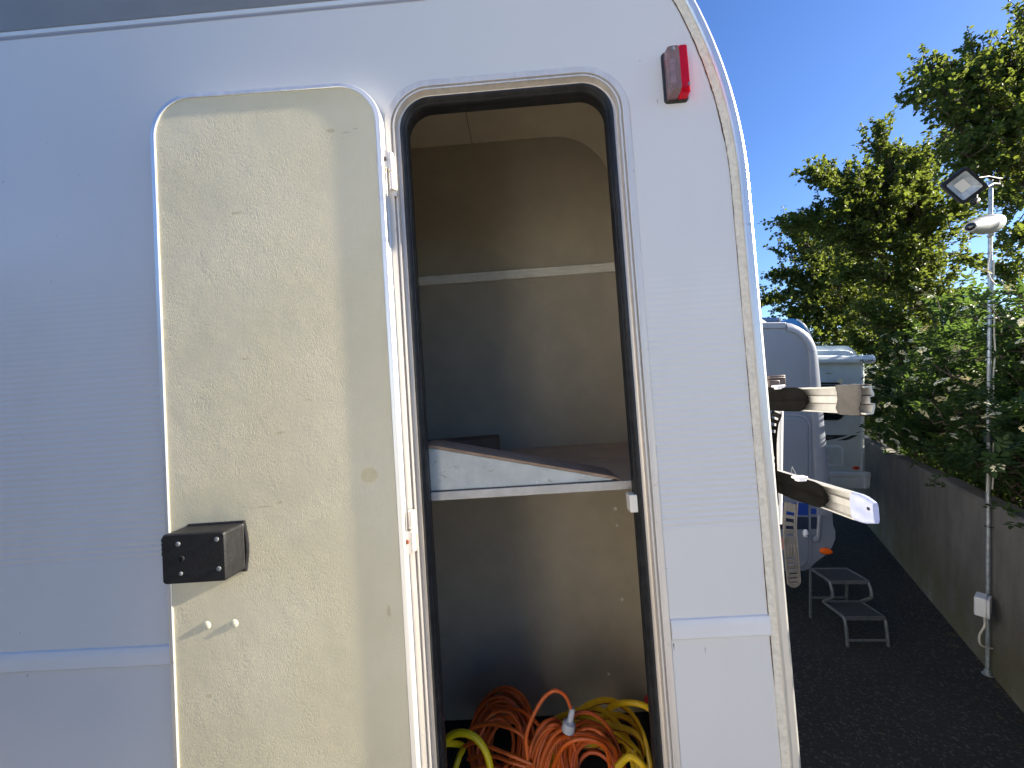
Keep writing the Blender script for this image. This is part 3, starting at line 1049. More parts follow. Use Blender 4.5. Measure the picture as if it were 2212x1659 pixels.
def strap(pts, hw, slots, ridges, name='ratchet_strap', m='liner2', pieces=None):
    """slotted plastic strap hanging in the plane x, z; slots are ranges of the running length"""
    bb = MB()
    P_ = spline(pts, 40)
    acc = [0]
    for i in range(1, len(P_)): acc.append(acc[-1] + (P_[i] - P_[i - 1]).length)
    T = acc[-1]

    def at(s):
        s = min(max(s, 0), T)
        for i in range(1, len(acc)):
            if acc[i] >= s:
                t = (s - acc[i - 1]) / max(1e-9, acc[i] - acc[i - 1])
                return P_[i - 1].lerp(P_[i], t), (P_[i] - P_[i - 1]).normalized()
        return P_[-1], (P_[-1] - P_[-2]).normalized()

    cuts = sorted([0.0, T] + [q * T for s0 in slots for q in s0])
    for i in range(len(cuts) - 1):
        s0, s1 = cuts[i], cuts[i + 1]
        is_slot = any(abs(s0 - a * T) < 1e-6 and abs(s1 - c_ * T) < 1e-6 for a, c_ in slots)
        bands = ((-hw, -hw * .62), (hw * .62, hw)) if is_slot else ((-hw, hw),)
        n = 1 if is_slot else 5
        for w0, w1 in bands:
            loops = []
            for k in range(n + 1):
                s = s0 + (s1 - s0) * k / n
                p, t = at(s)
                side = Vector((1, 0, 0)) - t * t.x
                side.normalize()
                nn = t.cross(side)
                e = 1.0
                if s1 == T and s > T - hw: e = math.sqrt(max(.02, 1 - ((s - T + hw) / hw) ** 2))
                loops.append([p + side * w0 * e - nn * .0012, p + side * w1 * e - nn * .0012, p + side * w1 * e + nn * .0012, p + side * w0 * e + nn * .0012])
            bb.loft(loops)
    for w0, s0, s1 in ridges:
        p, t = at(s0 * T)
        q, _ = at(s1 * T)
        for sg in (-1, 1):
            bb.tube([p + Vector((w0 * hw, sg * .0014, 0)), q + Vector((w0 * hw, sg * .0014, 0))], .0011, 5)
    # the raised rims of the strap
    for sg in (-1, 1):
        bb.tube([at(T * k / 14)[0] + Vector((sg * hw * .94, 0, 0)) for k in range(14)], .0017, 5)
    return bb.build(name, X[m], rk, smooth=0.5)


def rpt(px, py, Y):
    """a point of the rack at depth Y in the world, in the motorhome frame"""
    return M.inverted() @ far(px, py, Y)


YS = 1.20
s2 = [(.10, .14), (.175, .215), (.255, .295), (.34, .38), (.62, .645), (.685, .71), (.75, .775), (.81, .835), (.865, .89), (.925, .945)]
strap([rpt(1709, 1087, YS), rpt(1706, 1134, YS - .012), rpt(1709, 1186, YS - .014), rpt(1714, 1243, YS - .006), rpt(1716, 1269, YS)], .0205, s2, ((-.45, .47, .58), (0, .46, .59), (.45, .47, .58)))
YS = 1.24
s1 = [(.05, .08), (.12, .15), (.19, .22), (.46, .49), (.53, .56), (.60, .63), (.67, .70), (.74, .77)]
strap([rpt(1679, 892, YS), rpt(1671, 915, YS - .012), rpt(1667, 960, YS - .012), rpt(1668, 1010, YS - .008), rpt(1672, 1100, YS)], .0150, s1, ((-.4, .28, .42), (.1, .28, .42)), m='liner')
# upright post and clamps of the rack
b = MB()
pa, pb = rpt(1683, 868, 1.34), rpt(1680, 1130, 1.34)
b.tube([pa, pb], .0125, 12)
b.tube([rpt(1683, 868, 1.34), rpt(1640, 862, 1.40)], .011, 10)
b.tube([rpt(1680, 1100, 1.34), rpt(1642, 1084, 1.40)], .011, 10)
b.build('rack_post', X['belt'], rk)
for z_ in (zA, zB):
    for y_ in (.52, 1.30):
        MB().tube([(.5375, y_, z_), (RX + .022, y_, z_)], .012, 10).build('rack_arm', X['galv'], rk)
for y_ in (.52, 1.30):
    MB().tube([(.552, y_, zB - .12), (.552, y_, zA + .10)], .013, 10).build('rack_upright', X['galv'], rk)
b = MB()
c = rpt(1668, 824, 1.30)
b.obox(c, Vector((1, 0, 0)), Vector((0, 1, 0)), Vector((0, 0, 1)), .026, .03, .020)
b.obox(c + Vector((-.004, -.004, .010)), Vector((1, 0, 0)), Vector((0, 1, 0)), Vector((0, 0, 1)), .027, .03, .0035)
b.obox(c + Vector((-.018, -.010, -.008)), Vector((1, 0, 0)), Vector((0, 1, 0)), Vector((0, 0, 1)), .018, .03, .012)
b.build('rack_clamp', X['bronze'], rk, bevel=.003)
for px, py, Y in ((1681, 834, 1.20), (1727, 1031, 1.03)):
    c = rpt(px, py, Y)
    b = MB()
    b.obox(c, Vector((1, 0, 0)), Vector((0, 1, 0)), Vector((0, 0, 1)), .016, .010, .0032)
    b.obox(c + Vector((.002, 0, -.006)), Vector((1, 0, 0)), Vector((0, 1, 0)), Vector((0, 0, 1)), .011, .008, .004)
    b.build('strap_clip', X['white_pl'], rk, bevel=.002)
b = MB()
c = rpt(1722, 1028, 1.03)
b.tube([c, rpt(1711, 1008, 1.05), rpt(1709, 1024, 1.05)], .0007, 5)
b.build('clip_cord', X['text_grey'], rk)

# ------------------------------------------------------------------ second motorhome
Y2 = 3.34


def f2(px, py): v = far(px, py, Y2); return (v.x, v.z)
def f3(px, py): v = far(px, py, Y3); return (v.x, v.z)


def place(name, Y, label, cat):
    if isinstance(Y, tuple):                       # not quite parallel: turned 3 degrees about the rear corner
        Y, xp = Y
        return empty(name, Matrix.Translation((xp, Y, 0)) @ Matrix.Rotation(math.radians(-3), 4, 'Z') @ Matrix.Translation((-xp, 0, 0)), label, cat)
    return empty(name, Matrix.Translation((0, Y, 0)), label, cat)


v2 = place('motorhome', (Y2, 2.76), 'grey white motorhome parked next along with blue stripe and rounded roof corner', 'motorhome')
out2 = [f2(1700.5, 697), f2(1712, 698.5), f2(1726, 705), f2(1738, 713), f2(1748, 722), f2(1756, 733), f2(1762, 746), f2(1766, 762), f2(1768.5, 782), f2(1770, 800), f2(1779, 900), f2(1787, 989), f2(1794, 1060), f2(1798, 1112), f2(1799.5, 1135), f2(1804, 1146), f2(1804, 1163), f2(1797, 1182), f2(1784, 1199), f2(1768, 1211), f2(1760, 1218), f2(1752, 1228), f2(1740, 1234), f2(1690, 1237)]
zt, zb = out2[0][1], out2[-1][1]
body = out2[::-1] + [(-2.2, zt), (-2.2, zb)]
b = MB()
b.prism(body, 0, 1.62)
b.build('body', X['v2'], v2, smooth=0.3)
# corner trim, roof rail
ti = [f2(1702, 714), f2(1712, 716), f2(1722, 721), f2(1731, 728), f2(1738.5, 736), f2(1743, 744), f2(1747, 754), f2(1749, 768), f2(1749.5, 783), f2(1750, 800), f2(1755, 900), f2(1759, 989), f2(1762.5, 1060), f2(1765, 1112)]
b = MB()
vs, fs = [], []
n = 14
for i in range(n):
    o_, t_ = out2[i], ti[i]
    for (x, z), y in ((t_, 0.0), (t_, -.018), (((t_[0] * .6 + o_[0] * .4), (t_[1] * .6 + o_[1] * .4)), -.020), (((t_[0] * .15 + o_[0] * .85), (t_[1] * .15 + o_[1] * .85)), -.012), ((o_[0] + .004, o_[1] + .002), 0.002), ((o_[0] + .004, o_[1] + .002), 0.05)):
        vs.append((x, y, z))
for i in range(n - 1):
    for k in range(5): fs.append((i * 6 + k, i * 6 + k + 1, i * 6 + 7 + k, i * 6 + 6 + k))
fs += [(0, 1, 2, 3, 4, 5), tuple((n - 1) * 6 + k for k in range(6))]
b.add(vs, fs)
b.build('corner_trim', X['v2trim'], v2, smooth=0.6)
b = MB()
zr = f2(1640, 709)[1]
b.box(-2.2, f2(1700, 700)[0], -.012, 0.03, zr, zt + .006)
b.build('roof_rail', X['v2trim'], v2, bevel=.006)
# shallow joint rivets on the trim
for px, py in ((1756, 759), (1776, 1008)):
    x, z = f2(px, py)
    MB().lathe((x, -.019, z), (0, -1, 0), [(0, .008), (.003, .006), (.004, .001)], 10).build('trim_screw', X['text_grey'], v2)
# habitation door
d0, d1 = f2(1640, 1228), f2(1747, 900)
b = MB()
b.loft([rr(d0[0], d1[0], d0[1], d1[1], .10, -.001), rr(d0[0], d1[0], d0[1], d1[1], .10, -.014), rr(d0[0] + .012, d1[0] - .012, d0[1] + .012, d1[1] - .012, .09, -.020)])
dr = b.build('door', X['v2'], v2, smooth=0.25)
b = MB()
sweep(b, rrpath(d0[0] - .012, d1[0] + .018, d0[1] - .012, d1[1] + .02, .115, 8), [(0, -.001), (0, -.010), (.012, -.012), (.020, -.004)])
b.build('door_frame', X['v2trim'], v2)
a_, c_ = f2(1724, 1143), f2(1744, 1116)
MB().loft([rr(d0[0] + .03, c_[0], a_[1], c_[1], .008, -.0195), rr(d0[0] + .03, c_[0], a_[1], c_[1], .008, -.0225)]).build('door_panel', X['navy'], dr)
x, z = f2(1738, 1151)
b = MB()
b.loft([[(x + rx * math.cos(2 * PI * k / 18) - .012 * math.sin(2 * PI * k / 18) * 0, y, z + rz * math.sin(2 * PI * k / 18)) for k in range(18)] for y, rx, rz in ((-.019, .021, .036), (-.030, .020, .034), (-.040, .012, .024))])
b.build('handle', X['white_pl'], dr)
x, z = f2(1740, 1154)
MB().lathe((x, -.0395, z), (0, -1, 0), [(0, .0055), (.002, .0055), (.0022, .001)], 10).build('keyhole', X['dark_hole'], dr)
a_, c_ = f2(1640, 1112), f2(1745, 1086)
MB().loft([rr(a_[0], d1[0] - .013, a_[1], c_[1], .003, -.0200), rr(a_[0], d1[0] - .013, a_[1], c_[1], .003, -.0214)]).build('blue_stripe', X['blue'], v2)
a_, c_ = f2(1753, 1111), f2(1764, 1099)
MB().loft([rr(a_[0], c_[0], a_[1], c_[1], .003, .0), rr(a_[0], c_[0], a_[1], c_[1], .003, -.003)]).build('blue_stripe', X['blue'], v2)
a_, c_ = f2(1753.5, 1143), f2(1765, 1117)
MB().loft([rr(a_[0], c_[0], a_[1], c_[1], .006, .0), rr(a_[0], c_[0], a_[1], c_[1], .006, -.004)]).build('dark_panel', X['navy'], v2)
# skirt lip and lower bumper rib
b = MB()
q = [f2(1756, 1171), f2(1768, 1168), f2(1770, 1150), f2(1772, 1112), f2(1766, 1112), f2(1763, 1158), f2(1755, 1163)]
b.prism(q, 0.0, -.02)
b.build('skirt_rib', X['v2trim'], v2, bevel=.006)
x, z = f2(1783, 1190)
b = MB()
b.loft([[(x + rx * math.cos(2 * PI * k / 20), y, z + rz * math.sin(2 * PI * k / 20)) for k in range(20)] for y, rx, rz in ((0.0, .050, .028), (-.012, .050, .028), (-.024, .044, .022), (-.030, .026, .012))])
b.build('marker_lamp', X['amber'], v2)
# pinkish sticker low on the door
x0, z0 = f2(1680, 1188)
x1, z1 = f2(1695, 1160)
b = MB()
b.box(x0 - .03, x1, -.0215, -.0203, z0, z1)
b.build('sticker', X['decal_pink'], dr)
for kx, kz in ((.35, .70), (.62, .68), (.42, .28), (.66, .30)):
    px_, pz_ = x0 - .03 + kx * (x1 - x0 + .03), z0 + kz * (z1 - z0)
    b = MB()
    b.prism([(px_ - .006, pz_ - .008), (px_ + .007, pz_ - .006), (px_ + .004, pz_ + .010), (px_ - .004, pz_ + .008)], -.0222, -.0213)
    b.build('sticker_mark', X['text_dk'], dr)
# smoky roof dome with beige rim
b = MB()
cx_, cz_ = f2(1652, 706)
ry = 0.30
loops = []
for i in range(9):
    a = math.radians(90 * i / 8)
    loops.append([(cx_ + .22 * math.cos(a) * math.cos(2 * PI * k / 28), .38 + .22 * math.cos(a) * math.sin(2 * PI * k / 28), zt + .02 + .085 * math.sin(a)) for k in range(28)])
b.loft(loops)
b.build('roof_dome', X['dome'], v2)
b = MB()
b.tube([(cx_ + .145 * math.cos(a) * 1.42, .28, zt + .005 + .098 * math.sin(a)) for a in [PI * k / 20 for k in range(21)]], .010, 8)
b.build('dome_rim', X['beige'], v2)

# load on the second motorhome's roof
rl = place('roof_tube', Y2, 'slate blue tube with orange end ring lying on the second motorhome roof', 'tube')
p0, p1 = far(1640, 690, Y2 + .5), far(1701, 688, Y2 + .5)
b = MB()
x1_ = p1.x
b.tube([(-1.2, .62, p1.z), (x1_ - .02, .62, p1.z)], .030, 14)
b.build('tube_body', X['tube_blue'], rl)
MB().tube([(x1_ - .02, .62, p1.z), (x1_ - .002, .62, p1.z)], .032, 14).build('end_ring', X['beige'], rl)
for x_ in (x1_ - .3, -.6):
    MB().box(x_, x_ + .04, .60, .64, zt + .001, p1.z - .025).build('bracket', X['dome'], rl)
bl = place('roof_cover', Y2, 'glossy blue curved cover with white rim on the roof corner of the second motorhome', 'cover')
Yb = Y2 + .75
arc = [far(1684, 708, Yb), far(1692, 696, Yb), far(1704, 689, Yb), far(1714, 688.5, Yb), (far(1726, 693, Yb)), far(1736, 702, Yb), far(1744, 713, Yb), far(1750, 727, Yb), far(1752, 742, Yb), far(1752, 770, Yb)]
arc = spline(arc, 4)
b = MB()
base = [(p.x, .75, p.z) for p in arc]
loops = []
for dy, s in ((.0, 1.0), (.30, 1.0), (.42, .9)):
    c0 = far(1700, 770, Yb)
    loops.append([(c0.x + (p.x - c0.x) * s, .75 + dy, c0.z + (p.z - c0.z) * s) for p in arc] + [(c0.x - .15, .75 + dy, c0.z)])
b.loft(loops)
b.build('cover_shell', X['rub_blue'], bl, smooth=0.6)
MB().tube([(p.x, .745, p.z) for p in arc[14:-6]], .009, 8).build('cover_rim', X['white_pl'], bl)

# ------------------------------------------------------------------ third motorhome
Y3 = 5.0
v3 = place('motorhome', (Y3, 4.70), 'pale green white camper furthest along with awning cassette and black swoosh decal', 'motorhome')
a_, c_ = f3(1600, 1050), f3(1872, 785)
bot = f3(1800, 1052)[1]
xr3 = f3(1873.5, 900)[0]
b = MB()
b.loft([[(x, y, z) for x, y, z in ((1.2, 0, bot), (xr3 - .05, 0, bot), (xr3 - .02, .015, bot), (xr3, .06, bot), (xr3, 2.0, bot), (1.2, 2.0, bot))],
        [(1.2, 0, f3(1800, 783)[1]), (xr3 - .05, 0, f3(1800, 783)[1]), (xr3 - .02, .015, f3(1800, 783)[1]), (xr3, .06, f3(1800, 783)[1]), (xr3, 2.0, f3(1800, 783)[1]), (1.2, 2.0, f3(1800, 783)[1])]])
b.build('body', X['v3'], v3, smooth=0.2)
# raised roof cap with a moulded step
rt = [f3(1840, 745), f3(1847, 746), f3(1854, 750), f3(1860, 756), f3(1865, 762), f3(1868, 770), f3(1868, 782)]
b = MB()
b.prism(rt + [(1.2, rt[-1][1]), (1.2, rt[0][1])], .10, 1.9)
b.build('roof_cap', X['v3b'], v3, smooth=0.5)
st_ = [f3(1836, 755), f3(1846, 757), f3(1853, 761), f3(1858, 767), f3(1860, 775), f3(1860, 784)]
b = MB()
b.prism(st_ + [(1.2, st_[-1][1]), (1.2, st_[0][1])], .055, .12)
b.build('roof_step', X['v3b'], v3, smooth=0.5, bevel=.01)
b = MB()
z0, z1 = f3(1800, 786)[1], f3(1800, 768)[1]
pf = [(0, z0), (-.05, z0), (-.085, z0 + .02), (-.095, z0 + .055), (-.085, z1 - .02), (-.06, z1), (0, z1)]
xa = f3(1873, 777)[0]
b.loft([[(x, y, z) for y, z in pf] for x in (1.2, xa)])
aw = b.build('awning_cassette', X['v3b'], v3, smooth=0.5)
b = MB()
b.loft([[(x, y * 1.06 - .002, z0 + (z - z0) * 1.05) for y, z in pf] for x in (xa, xa + .025)])
b.build('awning_end', X['white_pl'], aw)


def lettering(txt, x, z, y, h, m, parent):
    c = bpy.data.curves.new('lettering', 'FONT')
    c.body = txt
    c.size = h
    c.extrude = .0008
    c.materials.append(m)
    tmp = bpy.data.objects.new('tmp', c)
    COL.objects.link(tmp)
    bpy.context.view_layer.update()
    me_ = bpy.data.meshes.new_from_object(tmp.evaluated_get(bpy.context.evaluated_depsgraph_get()))
    bpy.data.objects.remove(tmp)
    o = bpy.data.objects.new('lettering', me_)
    COL.objects.link(o)
    o.parent = parent
    o.location = (x, y, z)
    o.rotation_euler = (PI / 2, 0, 0)
    return o


x, z = f3(1845.5, 783.2)
lettering('MLLAW', x, z, -.0975, .052, X['text_dk'], aw)
# window
a_, c_ = f3(1768, 908), f3(1825, 826)
MB().loft([rr(2.6, c_[0], a_[1], c_[1], .10, .0), rr(2.6, c_[0], a_[1], c_[1], .10, -.012)]).build('window_frame', X['frame_dk'], v3)
MB().loft([rr(2.62, c_[0] - .02, a_[1] + .02, c_[1] - .02, .085, -.0125), rr(2.62, c_[0] - .022, a_[1] + .02, c_[1] - .022, .083, -.026)]).build('window_pane', X['glass'], v3)
zq = f3(1800, 832)[1]
MB().box(2.63, c_[0] - .05, -.029, -.0262, zq, zq + .010).build('window_rail', X['text_grey'], v3)
# swoosh decals
b = MB()
sw = [f3(1772, 940.5), f3(1834, 940), f3(1824, 944), f3(1808, 948.5), f3(1792, 951.5), f3(1772, 952)]
b.add([(x, -.0016, z) for x, z in sw], [tuple(range(len(sw)))])
sw = [f3(1843, 940.2), f3(1855, 940), f3(1848, 944), f3(1838, 949), f3(1829, 951.8), f3(1809, 952), f3(1820, 949.5), f3(1832, 945)]
b.add([(x, -.0016, z) for x, z in sw], [tuple(range(len(sw)))])
b.build('swoosh_decal', X['decal_blk'], v3, smooth=0)
x, z = f3(1790, 947.5)
lettering('MLLT', x, z, -.003, .030, X['text_grey'], v3)
# service door
a_, c_ = f3(1760, 1008.5), f3(1823.5, 962)
b = MB()
ch = .045
pl = [(2.6, a_[1]), (c_[0], a_[1]), (c_[0], c_[1] - ch), (c_[0] - ch * 1.3, c_[1]), (2.6, c_[1])]
b.prism(pl, 0, -.012)
b.build('service_door', X['v3b'], v3, bevel=.006)
pl2 = [(2.6, a_[1] + .03), (c_[0] - .03, a_[1] + .03), (c_[0] - .03, c_[1] - ch - .01), (c_[0] - ch * 1.3 - .012, c_[1] - .03), (2.6, c_[1] - .03)]
MB().prism(pl2, -.0125, -.017).build('service_panel', X['v3'], v3, bevel=.003)
for px, py in ((1786, 962.5), (1788, 987.5), (1789, 1000.5)):
    x, z = f3(px, py)
    MB().loft([rr(x - .012, x + .008, z - .024, z + .018, .006, -.012, 3), rr(x - .012, x + .008, z - .024, z + .018, .006, -.032, 3)]).build('door_clip', X['white_pl'], v3)
x, z = f3(1850, 1011)
b = MB()
b.loft([[(x + rx * math.cos(2 * PI * k / 18), y, z + rz * math.sin(2 * PI * k / 18)) for k in range(18)] for y, rx, rz in ((0.0, .044, .022), (-.012, .044, .022), (-.022, .030, .013))])
b.build('reflector', X['redamber'], v3)
b = MB()
z0, z1 = f3(1800, 1056)[1], f3(1800, 1019)[1]
pf = [(0.02, z0), (-.03, z0 + .01), (-.045, z0 + .06), (-.045, z1 - .07), (-.055, z1 - .05), (-.055, z1 - .01), (-.04, z1), (0.02, z1)]
xb = f3(1875, 1030)[0]
b.loft([[(x, y, z) for y, z in pf] for x in (1.2, xb - .05, xb)])
b.build('bumper_skirt', X['v3b'], v3, smooth=0.4, bevel=.008)
x, _ = f3(1862.5, 900)
b = MB()
b.box(x - .008, x + .008, -.006, .0, f3(1800, 1018)[1], f3(1800, 790)[1])
b.box(x - .010, x + .010, -.062, -.046, f3(1800, 1053)[1], f3(1800, 1020)[1])
b.build('corner_moulding', X['v3b'], v3)
x, z = f3(1873, 944)
MB().loft([rr(x - .02, x + .012, z - .014, z + .012, .004, .02, 3), rr(x - .02, x + .012, z - .014, z + .012, .004, -.03, 3)]).build('corner_catch', X['white_pl'], v3)
x, z = f3(1862, 815)
b = MB()
b.tube([(x, -.002, z - .03), (x, -.03, z), (x + .07, -.03, z + .012), (x + .09, -.01, z - .02), (x + .06, -.01, z - .12)], .007, 6)
b.build('cable_hook', X['frame_dk'], v3)

# ------------------------------------------------------------------ motorhome parked on the near side of the row (reflected in the shiny side)
v0 = empty('motorhome', Matrix.Translation((0, -0.58, 0)), 'white motorhome behind the viewer, set further forward in the row', 'motorhome')
VX = -0.90
ol = [(-7.5, .36), (VX - .14, .36), (VX - .03, .46), (VX, .60), (VX, 2.35), (VX - .05, 2.58), (VX - .20, 2.74), (VX - .45, 2.80), (-7.5, 2.80)]
MB().prism(ol, 0, -2.2).build('body', X['v0'], v0, bevel=.02)
MB().loft([rr(-4.6, -3.3, 1.35, 1.95, .10, .001), rr(-4.6, -3.3, 1.35, 1.95, .10, .02)]).build('window', X['glass'], v0)
MB().loft([rr(-2.85, -2.25, .5, 2.35, .12, .001), rr(-2.85, -2.25, .5, 2.35, .12, .018)]).build('door', X['v0'], v0)
for wx in (-6.0, -2.0):
    for wy in (-.15, -1.95):
        MB().lathe((wx, wy - .1, .33), (0, 1, 0), [(0, .10), (.0, .32), (.2, .32), (.2, .10)], 20).build('wheel', X['seal'], v0)

# ------------------------------------------------------------------ folding step
stp = empty('folding_step', Matrix.Translation((2.71, 3.1, 0)), 'two tread metal caravan step standing on the asphalt below the blue striped motorhome', 'step')
for sx in (-.155, .155):
    b = MB()
    pts = [(sx, .19, .415), (sx, .02, .412), (sx, -.02, .385), (sx, -.035, .30), (sx, .03, .235), (sx, .04, .212), (sx, -.11, .205), (sx, -.150, .185), (sx, -.165, .10), (sx, -.175, .001)]
    b.tube(spline(pts, 5), .0115, 10)
    b.build('side_rail', X['galv2'], stp)
for z, y0, y1 in ((.418, -.005, .19), (.213, -.145, .055)):
    b = MB()
    n = 12
    for i in range(n + 1):
        y = y0 + (y1 - y0) * i / n
        b.box(-.15, .15, y - .003, y + .003, z - .004, z + .002)
    for i in range(1, 14):
        x = -.15 + .3 * i / 14
        b.box(x - .002, x + .002, y0, y1, z - .005, z + .001)
    b.build('mesh_tread', X['mesh_tread'], stp, smooth=0)
    b = MB()
    b.box(-.152, .152, y0 - .012, y0 - .004, z - .024, z + .004)
    b.build('tread_nosing', X['galv2'], stp)
    MB().tube([(-.15, y1, z), (.15, y1, z)], .009, 8).build('cross_bar', X['galv2'], stp)
for y_, z_ in ((-.171, .045), (.19, .17)):
    MB().tube([(-.155, y_, z_), (.155, y_, z_)], .009, 8).build('cross_bar', X['galv2'], stp)
for sx in (-.155, .155):
    MB().tube([(sx, .19, .415), (sx, .19, .001)], .0105, 8).build('rear_leg', X['galv2'], stp)

# ------------------------------------------------------------------ lamp pole, floodlight, sensor, box
PY = 2.63
pf_ = fence_pt(PY, 0, -.025)
pole = empty('lamp_pole', Matrix.Translation(pf_), 'slim galvanised steel pole standing against the concrete wall', 'pole')
b = MB()
b.tube([(0, 0, 0), (0.004, 0, 1.2), (.022, 0, 3.40)], .0108, 12)
b.build('post', X['galv'], pole)
b = MB()
cp = []
for i in range(60):
    z = 1.28 + i * (2.85 - 1.28) / 59
    cp.append((.020 + .010 * z / 3 + .004 * math.sin(z * 9) + .003 * math.sin(z * 23 + 1), -.012 + .003 * math.sin(z * 5), z))
b.tube(cp, .0042, 7)
b.tube([(p[0] - .036 + .004 * math.sin(p[2] * 7 + 2), p[1] - .002, p[2] - .02) for p in cp[:34]], .0036, 7)
b.build('conduit', X['cable_w'], pole)
for z in (1.02, 1.46, 1.62, 1.95, 2.18, 2.45, 2.62, 2.9):
    x = .022 * max(0, (z - 1.2)) / 2.2 + .004
    b = MB()
    b.tube([(x + .010 + .024 * math.cos(a), .022 * math.sin(a), z) for a in [2 * PI * k / 14 for k in range(14)]], .0028, 5, closed=True)
    b.build('cable_tie', X['tie'], pole)
b = MB()
b.lathe((0.008, 0, 1.60), (0, 0, 1), [(0, .024), (.07, .024)], 12)
b.build('pole_sleeve', X['tie'], pole)
b = MB()
b.lathe((0, 0, 0), (0, 0, 1), [(0, .028), (.006, .028), (.009, .019), (.03, .017)], 14)
b.build('base_plate', X['galv'], pole)

YF = 2.56
fc = far(2084, 400.5, YF)
fl = empty('floodlight', Matrix.Translation(fc), 'square black floodlight tilted on its corner at the top of the pole', 'floodlight')
nrm = Vector((-.36, -.86, -.36)).normalized()


def on_lamp(px, py):
    d = Vector(((px - 1106) / 830, 1, -(py - 829.5) / 830))
    c = Vector((0, 0, CAM_H))
    return c + d * ((fc - c).dot(nrm) / d.dot(nrm)) - fc


C4 = [on_lamp(2137, 402), on_lamp(2088, 358), on_lamp(2032, 401), on_lamp(2081, 443)]


def dia(s, dn, n=4):
    """rounded diamond loop"""
    K4 = [c * s for c in C4]
    pts = []
    for i in range(4):
        c0, p0, p1 = K4[i], K4[i - 1], K4[(i + 1) % 4]
        a = c0.lerp(p0, .10)
        bb_ = c0.lerp(p1, .10)
        for k in range(n + 1):
            t = k / n
            pts.append((a * (1 - t) ** 2 + c0 * 2 * t * (1 - t) + bb_ * t * t) + nrm * dn)
    return pts


b = MB()
b.loft([dia(.80, -.045), dia(.98, -.030), dia(1.0, -.004), dia(.985, .003), dia(.80, .003), dia(.77, -.004)], cap1=False)
b.build('casing', X['lampblk'], fl, smooth=0.5)
b = MB()
b.loft([dia(.775, -.003), dia(.38, -.024)], cap0=False)
b.build('reflector', X['lampglass'], fl, smooth=0.3)
b = MB()
b.loft([dia(.375, -.0235), dia(.36, -.0215)])
b.build('led_plate', X['led'], fl, smooth=0)
b = MB()
top = far(2157, 398, 2.63) - fc
for px, py in ((2133, 404), (2112, 385)):
    s0 = far(px, py, YF + .03) - fc
    b.tube([s0, (s0 + top) * .5 + Vector((0, .0, .012 if py > 390 else .03)), top + Vector((0.004, 0, .0 if py > 390 else .035))], .007, 8)
b.tube([top, top + Vector((.0, .0, .04)), top + Vector((.045, .02, .05))], .007, 8)
b.build('bracket', X['lampblk'], fl)
b = MB()
sc_ = far(2112, 434, YF) - fc
b.lathe(sc_ + Vector((.028, .03, .022)), (-.75, -.3, -.55), [(0, .016), (.016, .022), (.036, .022), (.055, .016), (.060, .004)], 14)
b.tube([far(2108, 420, YF + .04) - fc, sc_ + Vector((.02, .03, .02))], .009, 8)
b.build('motion_sensor', X['lampblk'], fl)

cp_ = far(2143, 483, 2.58)
cn = empty('security_camera', Matrix.Translation(cp_), 'white cone shaped camera housing pointing left below the floodlight', 'camera')
tip = far(2096, 490, 2.42) - cp_
b = MB()
ln = tip.length
b.lathe((0, 0, 0), tip, [(-.005, .050), (.0, .062), (ln * .30, .062), (ln * .33, .060), (ln * .34, .058), (ln * .62, .050), (ln * .97, .031), (ln, .029), (ln * 1.0, .024), (ln * .96, .022)], 22)
b.build('housing', X['cone'], cn, smooth=0.5)
td = tip.normalized()
MB().lathe(tip - td * .006, td, [(0, .0235), (.003, .023), (.010, .016), (.013, .004)], 18).build('lens', X['glass'], cn)
b = MB()
b.tube([Vector((.0, 0, -.045)), Vector((-.004, .0, -.075)), Vector((.006, .02, -.078))], .013, 10)
b.build('mount', X['cone'], cn)
b = MB()
c0 = far(2157, 520, 2.62) - cp_
b.tube(spline([Vector((-.002, .0, -.07)), far(2140, 545, 2.62) - cp_, far(2134, 575, 2.63) - cp_, far(2139, 600, 2.63) - cp_, far(2152, 615, 2.63) - cp_], 6), .003, 6)
b.build('cable', X['cable_w'], cn)

jb = far(2120, 1306, 2.60)
jx = empty('junction_box', Matrix.Translation(jb), 'pale grey junction box low on the pole with a drooping cream cable', 'junction box')
u_ = Vector((.80, .55, 0)).normalized()
n_ = Vector((.55, -.80, 0)).normalized() * -1
b = MB()
b.obox((0, 0, 0), u_, n_, Vector((0, 0, 1)), .062, .028, .062)
b.build('box_body', X['box'], jx, bevel=.008)
b = MB()
b.obox(n_ * -.0345, u_, n_, Vector((0, 0, 1)), .060, .0060, .060)
b.build('box_lid', X['box'], jx, bevel=.004)
b = MB()
b.tube(spline([Vector((.035, .02, -.062)), far(2127, 1350, 2.58) - jb, far(2116, 1372, 2.58) - jb, far(2117, 1390, 2.58) - jb, far(2128, 1398, 2.58) - jb, far(2144, 1401, 2.61) - jb], 8), .0058, 8)
b.build('cable', X['cable_w'], jx)
b = MB()
b.lathe((.035, .02, -.082), (0, 0, 1), [(0, .010), (.022, .012)], 10)
b.build('cable_gland', X['tie'], jx)

# ------------------------------------------------------------------ trees and elder bushes


